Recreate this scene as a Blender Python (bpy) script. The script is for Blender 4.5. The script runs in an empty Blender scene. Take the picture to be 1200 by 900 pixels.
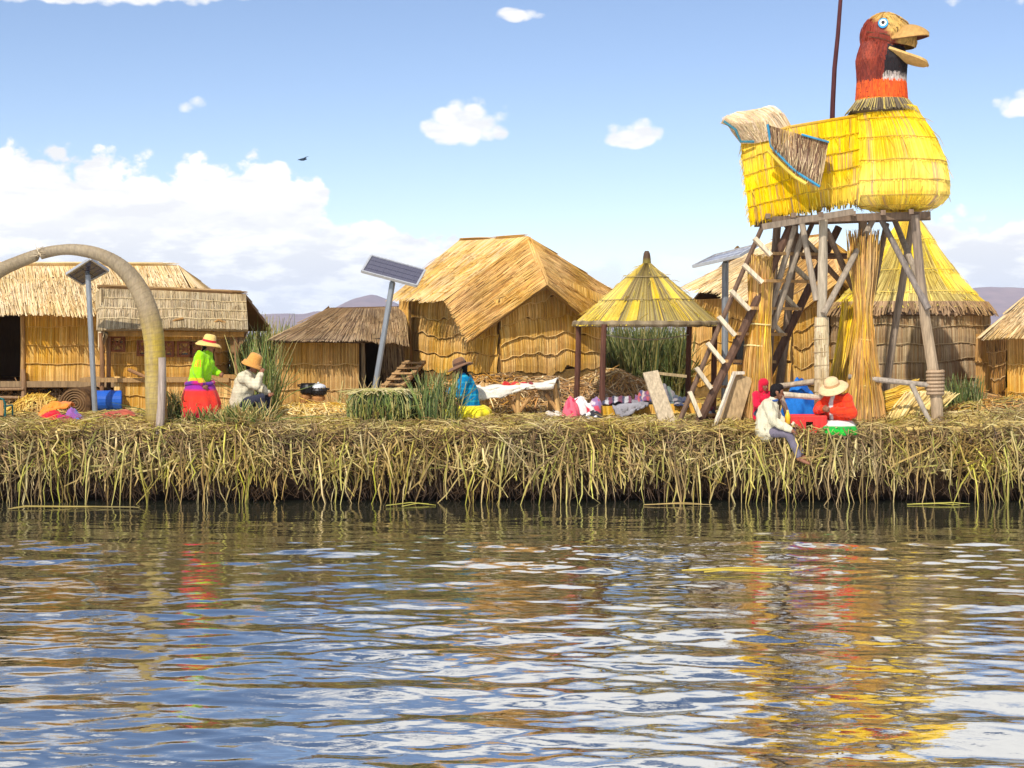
import bpy, math, random
import numpy as np
from mathutils import Vector, Matrix, noise as mnoise
random.seed(7)
rng = np.random.default_rng(11)
V = Vector
PI = math.pi
scene = bpy.context.scene
COL = scene.collection

# ------------------------------------------------------------------ camera model used for measuring
CAM_H, FPX, HOR = 2.9, 1900.0, 380.0
def P(px, py, Y):
    """a world point at distance Y that is seen at photograph pixel (px, py)"""
    return V(((px - 600.0) * Y / FPX, Y, CAM_H - (py - HOR) * Y / FPX))
GZ = 1.24                                   # height of the reed island above the lake
def gz(x, y):
    """height of the trodden reed ground"""
    d = max(0.0, y - 26.2)
    h = GZ + 0.035 * mnoise.noise(V((x * 0.9, y * 0.9, 0))) + 0.02 * mnoise.noise(V((x * 2.7, y * 2.7, 3)))
    h += 0.14 * max(0.0, min(1.0, (x - 6.2) / 1.5)) * math.exp(-((y - 26.9) / 0.7) ** 2)
    h -= (0.10 + 0.14 * max(0, mnoise.noise(V((x * 0.75, 4, 0)))) + .07 * mnoise.noise(V((x * 2.1, 6, 0)))) * math.exp(-d * 4.0)
    return h
def G(px, Y, dz=0.0):
    x = (px - 600.0) * Y / FPX
    return V((x, Y, gz(x, Y) + dz))

# ------------------------------------------------------------------ colours
def lin(c):
    c = c / 255.0
    return c / 12.92 if c <= 0.04045 else ((c + 0.055) / 1.055) ** 2.4
K = 0.9
def C(r, g, b, k=None):
    k = K if k is None else k
    return (lin(r) * k, lin(g) * k, lin(b) * k)
def PAL(*cs): return [C(*c) for c in cs]
def jit(c, a=0.12, w=0.0):
    f = 1 + random.uniform(-a, a)
    return (c[0] * f, c[1] * f * (1 + random.uniform(-w, w)), c[2] * f * (1 + random.uniform(-w * 2, w * 2)))
def mixc(a, b, t): return tuple(a[i] * (1 - t) + b[i] * t for i in range(3))

GOLD = PAL((222, 172, 82), (208, 154, 62), (232, 188, 104), (196, 142, 56), (216, 164, 74))
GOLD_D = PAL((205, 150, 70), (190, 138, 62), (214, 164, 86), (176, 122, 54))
THATCH = PAL((232, 202, 148), (222, 188, 128), (240, 214, 166), (206, 168, 110))
THATCH_G = PAL((224, 174, 88), (210, 158, 72), (232, 188, 108), (192, 138, 62), (214, 166, 84))
GREYM = PAL((196, 174, 134), (184, 160, 120), (206, 186, 148), (170, 146, 108))
BROWN = PAL((166, 130, 84), (150, 115, 72), (180, 145, 98), (134, 100, 62))
WALLB = PAL((186, 150, 92), (170, 134, 80), (198, 162, 104), (154, 120, 72))
YELL = PAL((250, 212, 30), (244, 200, 18), (252, 222, 60), (236, 190, 14), (248, 208, 34))
YSTRAW = PAL((226, 184, 72), (214, 168, 58), (236, 200, 96), (200, 152, 52))
PALE = PAL((236, 206, 132), (226, 192, 112), (242, 218, 152), (210, 174, 100))
BANK = PAL((186, 160, 96), (166, 138, 80), (198, 176, 114), (140, 114, 66), (176, 156, 80), (166, 154, 72), (116, 92, 54), (150, 122, 72))
GREEN = PAL((122, 136, 66), (100, 118, 58), (146, 150, 80), (176, 164, 98), (88, 104, 52), (160, 146, 84))
DGREEN = PAL((96, 106, 54), (80, 92, 48), (118, 120, 66), (68, 80, 42), (140, 132, 80))
WOODG = C(158, 142, 122); WOODD = C(98, 72, 56); WOODL = C(214, 192, 158); WOODB = C(150, 112, 76)

# ------------------------------------------------------------------ materials (all read the mesh's own colour attribute)
def make_mat(name, rough=0.75, nscale=30.0, namt=0.25, stretch=(1, 1, 1), bump=0.0, spec=0.25, metal=0.0, sheen=0.0, coarse=0.0, weather=0.0):
    m = bpy.data.materials.new(name); m.use_nodes = True
    nt = m.node_tree; nd, lk = nt.nodes, nt.links
    b = nd['Principled BSDF']
    b.inputs['Roughness'].default_value = rough
    b.inputs['Specular IOR Level'].default_value = spec
    b.inputs['Metallic'].default_value = metal
    if sheen: b.inputs['Sheen Weight'].default_value = sheen
    at = nd.new('ShaderNodeAttribute'); at.attribute_name = 'Col'
    tc = nd.new('ShaderNodeTexCoord'); mp = nd.new('ShaderNodeMapping')
    mp.inputs['Scale'].default_value = stretch
    lk.new(tc.outputs['Object'], mp.inputs['Vector'])
    ns = nd.new('ShaderNodeTexNoise'); ns.inputs['Scale'].default_value = nscale
    ns.inputs['Detail'].default_value = 4; ns.inputs['Roughness'].default_value = 0.6
    lk.new(mp.outputs['Vector'], ns.inputs['Vector'])
    mr = nd.new('ShaderNodeMapRange')
    mr.inputs['From Min'].default_value = 0.28; mr.inputs['From Max'].default_value = 0.72
    mr.inputs['To Min'].default_value = 1 - namt; mr.inputs['To Max'].default_value = 1 + namt
    lk.new(ns.outputs['Fac'], mr.inputs['Value'])
    mx = nd.new('ShaderNodeVectorMath'); mx.operation = 'SCALE'
    lk.new(at.outputs['Color'], mx.inputs[0]); lk.new(mr.outputs['Result'], mx.inputs['Scale'])
    out = mx.outputs['Vector']
    if coarse:
        n2 = nd.new('ShaderNodeTexNoise'); n2.inputs['Scale'].default_value = 1.7; n2.inputs['Detail'].default_value = 3
        lk.new(tc.outputs['Object'], n2.inputs['Vector'])
        m2 = nd.new('ShaderNodeMapRange')
        m2.inputs['From Min'].default_value = 0.3; m2.inputs['From Max'].default_value = 0.7
        m2.inputs['To Min'].default_value = 1 - coarse; m2.inputs['To Max'].default_value = 1 + coarse
        lk.new(n2.outputs['Fac'], m2.inputs['Value'])
        v2 = nd.new('ShaderNodeVectorMath'); v2.operation = 'SCALE'
        lk.new(out, v2.inputs[0]); lk.new(m2.outputs['Result'], v2.inputs['Scale']); out = v2.outputs['Vector']
    if weather:
        n3 = nd.new('ShaderNodeTexNoise'); n3.inputs['Scale'].default_value = 0.9; n3.inputs['Detail'].default_value = 5
        lk.new(tc.outputs['Object'], n3.inputs['Vector'])
        m3 = nd.new('ShaderNodeMapRange'); m3.inputs['From Min'].default_value = 0.36; m3.inputs['From Max'].default_value = 0.66
        m3.inputs['To Min'].default_value = 1.05; m3.inputs['To Max'].default_value = 1.0 - weather
        lk.new(n3.outputs['Fac'], m3.inputs['Value'])
        hs = nd.new('ShaderNodeHueSaturation'); lk.new(m3.outputs['Result'], hs.inputs['Saturation']); lk.new(out, hs.inputs['Color']); out = hs.outputs['Color']
    lk.new(out, b.inputs['Base Color'])
    if bump:
        bp = nd.new('ShaderNodeBump'); bp.inputs['Strength'].default_value = bump; bp.inputs['Distance'].default_value = 0.01
        lk.new(ns.outputs['Fac'], bp.inputs['Height']); lk.new(bp.outputs['Normal'], b.inputs['Normal'])
    return m
M_REED = make_mat('dry_reed', 0.62, 55, 0.2, (1, 1, 0.12), 0.0, 0.3, coarse=0.17, weather=.12)
M_GREEN = make_mat('green_reed', 0.5, 6, 0.25, (1, 1, 0.3), 0.0, 0.35)
M_EARTH = make_mat('decayed_reed', 0.9, 9, 0.55, (1, 1, 1), 0.9, 0.1, coarse=0.25)
M_WOOD = make_mat('weathered_wood', 0.78, 26, 0.38, (1, 1, 0.12), 0.5, 0.2)
M_CLOTH = make_mat('cloth', 0.85, 40, 0.16, (1, 1, 1), 0.25, 0.15, sheen=0.15, coarse=0.08)
M_KNIT = make_mat('knitted_wool', 0.92, 70, 0.22, (1, 1, 1.6), 0.5, 0.08, coarse=0.1)
M_SKIN = make_mat('skin', 0.5, 20, 0.1, (1, 1, 1), 0.0, 0.35)
M_HAIR = make_mat('hair', 0.75, 60, 0.4, (1, 1, 0.2), 0.5, 0.15)
M_PLASTIC = make_mat('plastic', 0.4, 8, 0.1, (1, 1, 1), 0.0, 0.45, coarse=0.06)
M_METAL = make_mat('galvanised_metal', 0.45, 18, 0.14, (1, 1, 0.3), 0.0, 0.5, metal=0.35)
M_PANEL = make_mat('solar_glass', 0.18, 10, 0.08, (1, 1, 1), 0.0, 0.5)
M_PAINT = make_mat('painted_reed', 0.6, 22, 0.22, (1, 1, 0.3), 0.1, 0.25, coarse=0.12)
M_HILL = make_mat('bare_hillside', 0.95, 0.01, 0.25, (1, 1, 1), 0.0, 0.0)

# ------------------------------------------------------------------ objects, things, parts
ROOTLOC = {}
def tag(o, label=None, cat=None, group=None, kind=None):
    if label: o['label'] = label
    if cat: o['category'] = cat
    if group: o['group'] = group
    if kind: o['kind'] = kind
    return o
def thing(name, label, cat, loc, group=None):
    o = bpy.data.objects.new(name, None); COL.objects.link(o)
    o.empty_display_size = 0.2
    o.location = loc; ROOTLOC[o] = V(loc)
    return tag(o, label, cat, group)

class MB:
    def __init__(s): s.v = []; s.f = []; s.c = []
    def add(s, vs, fs, col):
        n = len(s.v)
        s.v.extend((p[0], p[1], p[2]) for p in vs)
        s.f.extend(tuple(i + n for i in f) for f in fs)
        if isinstance(col, list): s.c.extend(col)
        else: s.c.extend([col] * len(vs))
    def hexa(s, p, col):
        """p: 8 points, bottom 0-3 counter-clockwise, top 4-7"""
        s.add(p, [(3, 2, 1, 0), (4, 5, 6, 7), (0, 1, 5, 4), (1, 2, 6, 5), (2, 3, 7, 6), (3, 0, 4, 7)], col)
    def box(s, c, d, col, rot=None):
        c = V(c); x, y, z = d[0] / 2, d[1] / 2, d[2] / 2
        ps = [V(q) for q in ((-x, -y, -z), (x, -y, -z), (x, y, -z), (-x, y, -z), (-x, -y, z), (x, -y, z), (x, y, z), (-x, y, z))]
        if rot is not None: ps = [rot @ q for q in ps]
        s.hexa([c + q for q in ps], col)
    def beam(s, a, b, w, h, col, up=V((0, 0, 1))):
        """squared timber from a to b, w across, h along up; ends slightly uneven"""
        a, b = V(a), V(b); d = (b - a).normalized()
        if abs(d.dot(up)) > 0.98: up = V((0, -1, 0))
        r = d.cross(up).normalized(); u = r.cross(d).normalized()
        q = []
        for p in (a, b):
            q.append([p + r * sx * w / 2 + u * sy * h / 2 for sx, sy in ((-1, -1), (1, -1), (1, 1), (-1, 1))])
        s.add(q[0] + q[1], [(0, 1, 2, 3), (7, 6, 5, 4), (1, 0, 4, 5), (2, 1, 5, 6), (3, 2, 6, 7), (0, 3, 7, 4)], col)
    def tube(s, pts, rad, col, n=9, caps=True, colf=None, wob=0.0):
        pts = [V(p) for p in pts]
        if not isinstance(rad, (list, tuple)): rad = [rad] * len(pts)
        vs, cs, fs = [], [], []
        up = V((0.13, 0.31, 0.94)); prev = None
        for i, p in enumerate(pts):
            d = (pts[min(i + 1, len(pts) - 1)] - pts[max(i - 1, 0)]).normalized()
            if prev is None:
                r = d.cross(up)
                if r.length < 0.2: r = d.cross(V((1, 0, 0)))
            else: r = prev - d * prev.dot(d)
            r.normalize(); prev = r; u = d.cross(r)
            for k in range(n):
                a = 2 * PI * k / n
                rr = rad[i] * (1 + random.uniform(-wob, wob))
                vs.append(p + (r * math.cos(a) + u * math.sin(a)) * rr)
                cs.append(colf(i, k) if colf else col)
        for i in range(len(pts) - 1):
            for k in range(n):
                k2 = (k + 1) % n
                fs.append((i * n + k, i * n + k2, (i + 1) * n + k2, (i + 1) * n + k))
        if caps:
            fs.append(tuple(range(n))[::-1]); fs.append(tuple((len(pts) - 1) * n + k for k in range(n)))
        s.add(vs, fs, cs)
    def pole(s, a, b, r0, r1, col, bend=0.02, n=9, seg=7):
        """a hand cut pole: slightly bent and knotty"""
        a, b = V(a), V(b); L = (b - a).length
        o = V((random.uniform(-1, 1), random.uniform(-1, 1), random.uniform(-.3, .3))) * bend * L
        pts, rs = [], []
        for i in range(seg + 1):
            t = i / seg
            w = V((mnoise.noise(a + V((t * 3, 0, 0))), mnoise.noise(a + V((0, t * 3, 5))), 0)) * bend * L * 0.35 * math.sin(PI * t)
            pts.append(a.lerp(b, t) + o * math.sin(PI * t) + w)
            rs.append((r0 * (1 - t) + r1 * t) * (1 + 0.10 * mnoise.noise(V((t * 6, a.x, a.z)))))
        s.tube(pts, rs, col, n, colf=lambda i, k: jit(col, 0.12))
        return pts
    def lathe(s, axis_pts, rad, col, n=24, caps=True): s.tube(axis_pts, rad, col, n, caps)
    def blade(s, pts, r, col):
        """one reed: a tapered three sided stem"""
        n = len(pts); vs = []; fs = []
        for i, p in enumerate(pts):
            d = (pts[min(i + 1, n - 1)] - pts[max(i - 1, 0)])
            h = V((d.y, -d.x, 0.0))
            if h.length < 1e-4: h = V((1, 0, 0))
            h.normalize(); k = d.cross(h).normalized()
            rr = r * (1.0 if i < n - 1 else 0.45)
            vs += [p + h * rr, p - h * rr * 0.6 + k * rr * 0.8, p - h * rr * 0.6 - k * rr * 0.8]
        for i in range(n - 1):
            a, b = i * 3, i * 3 + 3
            fs += [(a, a + 1, b + 1, b), (a + 1, a + 2, b + 2, b + 1), (a + 2, a, b, b + 2)]
        s.add(vs, fs, col)
    def sphere(s, c, r, col, nu=12, nv=8, sc=(1, 1, 1), rot=None):
        c = V(c); vs, fs = [], []
        for i in range(nv + 1):
            t = PI * i / nv
            for k in range(nu):
                a = 2 * PI * k / nu
                q = V((r * sc[0] * math.sin(t) * math.cos(a), r * sc[1] * math.sin(t) * math.sin(a), r * sc[2] * math.cos(t)))
                if rot is not None: q = rot @ q
                vs.append(c + q)
        for i in range(nv):
            for k in range(nu):
                k2 = (k + 1) % nu
                fs.append((i * nu + k, (i + 1) * nu + k, (i + 1) * nu + k2, i * nu + k2))
        s.add(vs, fs, col)
    def rc(s, a, b, ra, rb, n=12):
        """round cone: one piece of a limb, fused later"""
        a, b = V(a), V(b)
        s.sphere(a, ra, (1, 1, 1), n, 8); s.sphere(b, rb, (1, 1, 1), n, 8)
        if (b - a).length > 1e-4: s.tube([a, b], [ra, rb], (1, 1, 1), n)
    def grid(s, S, nu, nv, col, colf=None, flip=False, wrap=False):
        vs, cs, fs = [], [], []
        for j in range(nv + 1):
            for i in range(nu + 1):
                p = S(i / nu, j / nv); vs.append(p); cs.append(colf(i / nu, j / nv) if colf else col)
        for j in range(nv):
            for i in range(nu):
                a = j * (nu + 1) + i; q = (a, a + nu + 1, a + nu + 2, a + 1)
                fs.append(q[::-1] if flip else q)
        s.add(vs, fs, cs)
    def slab(s, S, nu, nv, o0, o1, col, inv=1):
        """closed sheet between two offsets from the surface S"""
        A, B = [], []
        for j in range(nv + 1):
            for i in range(nu + 1):
                u, v = i / nu, j / nv; p, n = S(u, v), nrm(S, u, v) * inv
                A.append(p + n * o0); B.append(p + n * o1)
        w = nu + 1; N = len(A); fs = []
        for j in range(nv):
            for i in range(nu):
                a = j * w + i
                fs.append((a, a + w, a + w + 1, a + 1)); fs.append((N + a + 1, N + a + w + 1, N + a + w, N + a))
        ring = [i for i in range(w)] + [j * w + nu for j in range(1, nv + 1)] + [nv * w + i for i in range(nu - 1, -1, -1)] + [j * w for j in range(nv - 1, 0, -1)]
        for k in range(len(ring)):
            a, b = ring[k], ring[(k + 1) % len(ring)]
            fs.append((a, b, N + b, N + a))
        s.add(A + B, fs, col)
    def build(s, name, mat, parent=None, loc=None, smooth=False):
        root = parent
        while root is not None and root.parent is not None: root = root.parent
        off = ROOTLOC[root] if root is not None else (V(loc) if loc is not None else V((0, 0, 0)))
        a = np.array(s.v, dtype=np.float64) - np.array(off)[None, :]
        me = bpy.data.meshes.new(name)
        me.from_pydata(a.tolist(), [], s.f)
        ca = me.color_attributes.new('Col', 'FLOAT_COLOR', 'POINT')
        cc = np.ones((len(s.v), 4), dtype=np.float32); cc[:, :3] = np.array(s.c, dtype=np.float32)
        ca.data.foreach_set('color', cc.ravel())
        if smooth: me.polygons.foreach_set('use_smooth', [True] * len(me.polygons))
        me.materials.append(mat)
        o = bpy.data.objects.new(name, me); COL.objects.link(o)
        if parent is not None: o.parent = parent
        else:
            o.location = off; ROOTLOC[o] = off
        return o
def nrm(S, u, v, e=0.004):
    u0, u1 = max(0, u - e), min(1, u + e); v0, v1 = max(0, v - e), min(1, v + e)
    n = (S(u, v1) - S(u, v0)).cross(S(u1, v) - S(u0, v))
    return n.normalized() if n.length > 1e-12 else V((0, 0, 1))
def poly(pts):
    pts = [V(p) for p in pts]; n = len(pts) - 1
    def f(u):
        t = min(max(u, 0), 1) * n; i = min(int(t), n - 1)
        return pts[i].lerp(pts[i + 1], t - i)
    return f
def loft(top, bot, bulge=0.0):
    a, b = poly(top), poly(bot)
    if not bulge: return lambda u, v: a(u).lerp(b(u), v)
    S0 = lambda u, v: a(u).lerp(b(u), v)
    n = nrm(S0, 0.5, 0.5)
    return lambda u, v: S0(u, v) + n * bulge * math.sin(PI * min(max(v, 0), 1)) * math.sin(PI * min(max(u, 0), 1))
def quad(tl, tr, bl, br): return loft([tl, tr], [bl, br])

DENS = 1.55
def mat_reeds(mb, S, n, rows, pal, lift=0.03, wave=0.02, vj=0.012, ang=0.0, tent=0.006, over=0.03, seg=3, colf=None,
              waven=3.0, miss=0.0, endj=None, row_tint=0.07, back=None, inv=1, t_back=0.05, bu=10, bv=6, thick=1.0, pillow=False, seams=None, seamcol=None, shag=0, shag_l=.25):
    """a mat of separate reeds laid over the surface S in overlapping rows (v = 0 at the top), on a solid backing"""
    ph = random.uniform(0, 6); n = int(n * DENS)
    wavef = lambda u, r: wave / rows * 3 * (1.9 * mnoise.noise(V((u * waven * 2.2, r * .45, ph))) + 1.1 * mnoise.noise(V((u * waven * 7, r * .8, ph + 3))))
    for r in range(rows):
        tint = 1 + random.uniform(-row_tint, row_tint)
        for i in range(n):
            if random.random() < miss: continue
            uc = (i + 0.5 + random.uniform(-0.25, 0.25)) / n
            ww = 0.62 / n * random.uniform(0.75, 1.3) * thick
            wv = wavef(uc, r)
            v0 = r / rows + (wv if r else 0) - (over * 0.5 if r else 0)
            ej = vj if (endj is None or r < rows - 1) else endj
            v1 = (r + 1) / rows + wv + over + random.uniform(-ej, ej)
            du = random.gauss(0, ang)
            b = colf(uc, (v0 + v1) / 2, random.choice(pal)) if colf else random.choice(pal)
            col = jit((b[0] * tint, b[1] * tint, b[2] * tint), 0.13, 0.03)
            vs, fs = [], []
            ll = lift * random.uniform(0.88, 1.12); th = tent * random.uniform(0.6, 1.4)
            for k in range(seg + 1):
                t = k / seg; v = v0 + (v1 - v0) * t; u = uc + du * t
                vc, uq = min(max(v, 0), 1), min(max(u, 0), 1)
                nn = nrm(S, uq, vc) * inv
                ex = S(uq, 1) - S(uq, 0.98) if v > 1 else None
                L, R, Mi = S(u - ww, vc), S(u + ww, vc), S(u, vc)
                if ex is not None:
                    e = ex * ((v - 1) / 0.02); L, R, Mi = L + e, R + e, Mi + e
                o = nn * (0.004 + ll * (math.sin(PI * min(1, .05 + .62 * t)) if pillow else t))
                vs += [L + o, Mi + o + nn * th, R + o]
            for k in range(seg):
                a = k * 3
                fs += [(a, a + 3, a + 4, a + 1), (a + 1, a + 4, a + 5, a + 2)]
            mb.add(vs, fs, col)
        if seams and r:
            c = random.choice(pal); k = 48
            vv = lambda u: min(.995, max(0, r / rows + wavef(u, r - 1) + over * .5))
            mb.tube([S(i / k, vv(i / k)) + nrm(S, i / k, vv(i / k)) * (lift * .9 + .012) * inv for i in range(k + 1)], .008, seamcol or mixc(c, C(246, 214, 150), .25), 5)
    for _ in range(shag):                                    # loose stalks that have worked free
        u, v = random.random(), random.random() ** .8; w = min(1, v + random.uniform(.05, shag_l)); n1 = nrm(S, u, v) * inv
        u2 = u + random.gauss(0, .012); p0, p1 = S(u, v), S(u2, w); b = random.choice(pal)
        k = random.uniform(.02, .07)
        mb.blade([p0 + n1 * .02, p0.lerp(p1, .5) + n1 * k, p1 + n1 * k * random.uniform(.6, 1.7) + (p1 - p0) * .15], .006, jit(mixc(b, C(120, 96, 62), .3 * random.random()), .2, .04))
    if back is not None: mb.slab(S, bu, bv, -t_back, 0.0, back, inv)
def seam(mb, S, v, pal, r=0.012, n=40, wave=0.0, off=0.02, inv=1):
    """the cord that stitches a mat"""
    ph = random.uniform(0, 6); c = random.choice(pal)
    pts = [S(i / n, v + wave * math.sin(i / n * 20 + ph)) + nrm(S, i / n, v) * off * inv for i in range(n + 1)]
    mb.tube(pts, r, c, 5)
def stalks(mb, c, rx, ry, h, n, pal, r=0.008, lean=0.12, hj=0.35, seg=3, dirn=None, zf=None):
    """upright growing reeds spread over an ellipse"""
    for _ in range(n):
        a, q = random.uniform(0, 2 * PI), math.sqrt(random.random())
        x, y = c[0] + rx * q * math.cos(a), c[1] + ry * q * math.sin(a)
        z = zf(x, y) if zf else c[2]
        hh = h * random.uniform(1 - hj, 1 + hj * 0.4)
        d = V((random.gauss(0, lean), random.gauss(0, lean), 1)); k = V((random.gauss(0, lean), random.gauss(0, lean), -0.3 * abs(random.gauss(0, lean))))
        if random.random() < .22: k = k * random.uniform(2, 5); hh *= random.uniform(.5, .9)
        pts = [V((x, y, z - 0.03)) + d * (hh * t) + k * (hh * t * t) for t in [i / seg for i in range(seg + 1)]]
        if random.random() < .12: pts[-1] = pts[-2] + V((random.gauss(0, .12), random.gauss(0, .12), random.uniform(-.14, .02))) * min(1, hh)
        mb.blade(pts, r * random.uniform(0.6, 1.3), jit(random.choice(pal), 0.2, 0.06))
def litter(mb, n, box, pal, zf, L=(0.15, 0.6), r=0.008, tilt=0.15, dz=0.03, dens=None):
    """loose straw lying about"""
    x0, x1, y0, y1 = box
    for _ in range(n):
        x, y = random.uniform(x0, x1), random.uniform(y0, y1)
        if dens and random.random() > dens(x, y): continue
        l = random.uniform(*L); a = random.uniform(0, 2 * PI); t = random.gauss(0, tilt)
        d = V((math.cos(a), math.sin(a) * 0.8, t)) * l / 2; c = V((x, y, zf(x, y) + dz * random.random()))
        k = V((random.gauss(0, .1), random.gauss(0, .1), random.gauss(0.03, .06))) * l
        mb.blade([c - d, c + k, c + d], r * random.uniform(0.5, 1.3), jit(random.choice(pal), 0.2, 0.05))
def sheaf(mb, a, b, prof, n, pal, r=0.012, top=0.86, messy=0.02, toppal=None):
    """a bound bundle of reeds from a (foot) to b (top); prof: radius along its length"""
    a, b = V(a), V(b); d = (b - a); dn = d.normalized(); e1 = dn.cross(V((0, 1, 0.1))).normalized(); e2 = dn.cross(e1)
    pf = lambda t: np.interp(t, [p[0] for p in prof], [p[1] for p in prof])
    ts = [p[0] for p in prof]
    for _ in range(n):
        an, q = random.uniform(0, 2 * PI), math.sqrt(random.uniform(0.25, 1))
        t1 = random.uniform(top, 1.0); t0 = random.uniform(0, 0.05)
        pts = []; da = random.gauss(0, 0.2)
        for t in [t0 + (t1 - t0) * i / 7 for i in range(8)]:
            rr = pf(t) * q; aa = an + da * t
            pts.append(a + d * t + (e1 * math.cos(aa) + e2 * math.sin(aa)) * rr + V((random.gauss(0, messy), random.gauss(0, messy), 0)) * 0.3)
        mb.blade(pts, r * random.uniform(0.6, 1.3), jit(random.choice(pal), 0.2, 0.05))
    core = [a + d * t for t in [i / 10 for i in range(11)]]
    m = 10 if top > .8 else 7
    mb.tube(core[:m], [max(0.01, pf(i / 10) * 0.72) for i in range(m)], random.choice(pal), 10)
# ================================================================== SETTING: lake, island, hills
def build_water():
    xs = np.concatenate([-np.geomspace(3900, 14, 26), np.linspace(-13, 13, 521), np.geomspace(14, 3900, 26)])
    ys = np.concatenate([np.linspace(-1000, 0, 8), np.linspace(2, 7.5, 30), np.linspace(7.6, 26.9, 600), np.geomspace(28, 5900, 26)])
    X, Y = np.meshgrid(xs, ys); Z = np.zeros_like(X)
    r = np.random.default_rng(5)
    for k in range(90):
        lam = 10 ** r.uniform(math.log10(0.17), math.log10(1.7))
        th = r.normal(PI / 2 - 0.08, 0.36)                      # waves run mostly toward the viewer
        a = 0.00195 * lam ** 1.02 * r.uniform(0.5, 1.5)
        kx, ky = 2 * PI / lam * math.cos(th), 2 * PI / lam * math.sin(th)
        Z += a * np.sin(kx * X + ky * Y + r.uniform(0, 2 * PI))
    patch = 0.8 + 0.3 * np.sin(X * 0.45 + 0.3 * Y + 1) * np.sin(Y * 0.38 - 0.2 * X) + 0.28 * np.sin(Y * 1.1 + 1.6 * np.sin(X * .35 + .8)) * np.sin(X * .3 - Y * .22 + 2)
    calm = np.clip((26.2 - Y) / 5.0, 0.28, 1.0)
    fade = np.clip((13 - np.abs(X)) / 1.5, 0, 1) * np.clip((Y - 2) / 5.0, 0, 1) * np.clip((27 - Y) / 0.6, 0, 1)
    Z *= patch * calm * fade
    n, m = X.shape
    idx = np.arange(n * m).reshape(n, m)
    F = np.stack([idx[:-1, :-1], idx[:-1, 1:], idx[1:, 1:], idx[1:, :-1]], -1).reshape(-1, 4)
    me = bpy.data.meshes.new('water')
    me.from_pydata(np.stack([X, Y, Z], -1).reshape(-1, 3).tolist(), [], F.tolist())
    me.polygons.foreach_set('use_smooth', [True] * len(me.polygons))
    mt = bpy.data.materials.new('lake_water'); mt.use_nodes = True
    nt = mt.node_tree; nd, lk = nt.nodes, nt.links; b = nd['Principled BSDF']
    b.inputs['Base Color'].default_value = (0.022, 0.026, 0.016, 1)
    b.inputs['Roughness'].default_value = 0.015; b.inputs['IOR'].default_value = 9.0
    b.inputs['Specular IOR Level'].default_value = 0.5
    tc = nd.new('ShaderNodeTexCoord'); mp = nd.new('ShaderNodeMapping'); mp.inputs['Scale'].default_value = (1.0, 2.2, 1)
    lk.new(tc.outputs['Object'], mp.inputs['Vector'])
    n1 = nd.new('ShaderNodeTexNoise'); n1.inputs['Scale'].default_value = 7.0; n1.inputs['Detail'].default_value = 3
    lk.new(mp.outputs['Vector'], n1.inputs['Vector'])
    bp = nd.new('ShaderNodeBump'); bp.inputs['Strength'].default_value = 0.06; bp.inputs['Distance'].default_value = 0.03
    lk.new(n1.outputs['Fac'], bp.inputs['Height']); lk.new(bp.outputs['Normal'], b.inputs['Normal'])
    me.materials.append(mt)
    o = bpy.data.objects.new('water', me); COL.objects.link(o); o['kind'] = 'structure'
build_water()

def edge_y(x):                               # the ragged shoreline of the island
    return 26.35 + 0.16 * mnoise.noise(V((x * 0.5, 2, 0))) + 0.08 * mnoise.noise(V((x * 1.7, 5, 0)))
def build_ground():
    mb = MB()
    xs = np.linspace(-32, 32, 321); ts = [0, .08, .18, .3, .45, .6, .75, .9, 1.05, 1.25, 1.5, 1.8, 2.2, 2.7, 3.3, 4, 5, 6, 7.5, 9, 11, 14, 18, 23, 29]
    rows = []
    for x in xs:
        e = edge_y(x); col = []
        for z, dy in ((-0.25, 0.75), (-0.05, 0.62), (0.12, 0.55), (0.3, 0.4), (0.5, 0.28), (0.72, 0.16), (0.9, 0.1), (1.04, 0.03)):
            q = mnoise.noise(V((x * 2.2, z * 3, 0))) * 0.12 + mnoise.noise(V((x * 6, z * 8, 4))) * 0.07
            col.append((x, e + dy + q, z))
        for t in ts:
            y = e + 0.06 + t; z = gz(x, y + 0.05) + 0.03 * mnoise.noise(V((x * 5, y * 5, 1)))
            col.append((x, y, z))
        col.append((x, 56, -0.3)); rows.append(col)
    m = len(rows[0]); vs = [p for c in rows for p in c]
    cs = []
    top, dark = C(196, 168, 104), C(88, 66, 44)
    for c in rows:
        for k, p in enumerate(c):
            f = mnoise.noise(V((p[0] * 0.7, p[1] * 0.7, 9))) * 0.5 + 0.5
            cs.append(mixc(C(46, 34, 24), dark, min(1, p[2] / 0.9)) if k < 8 else mixc(C(176, 152, 84), C(208, 178, 112), f))
    fs = [(i * m + j, (i + 1) * m + j, (i + 1) * m + j + 1, i * m + j + 1) for i in range(len(rows) - 1) for j in range(m - 1)]
    mb.add(vs, fs, cs)
    tag(mb.build('ground', M_EARTH, smooth=True), kind='structure')
build_ground()

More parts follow.
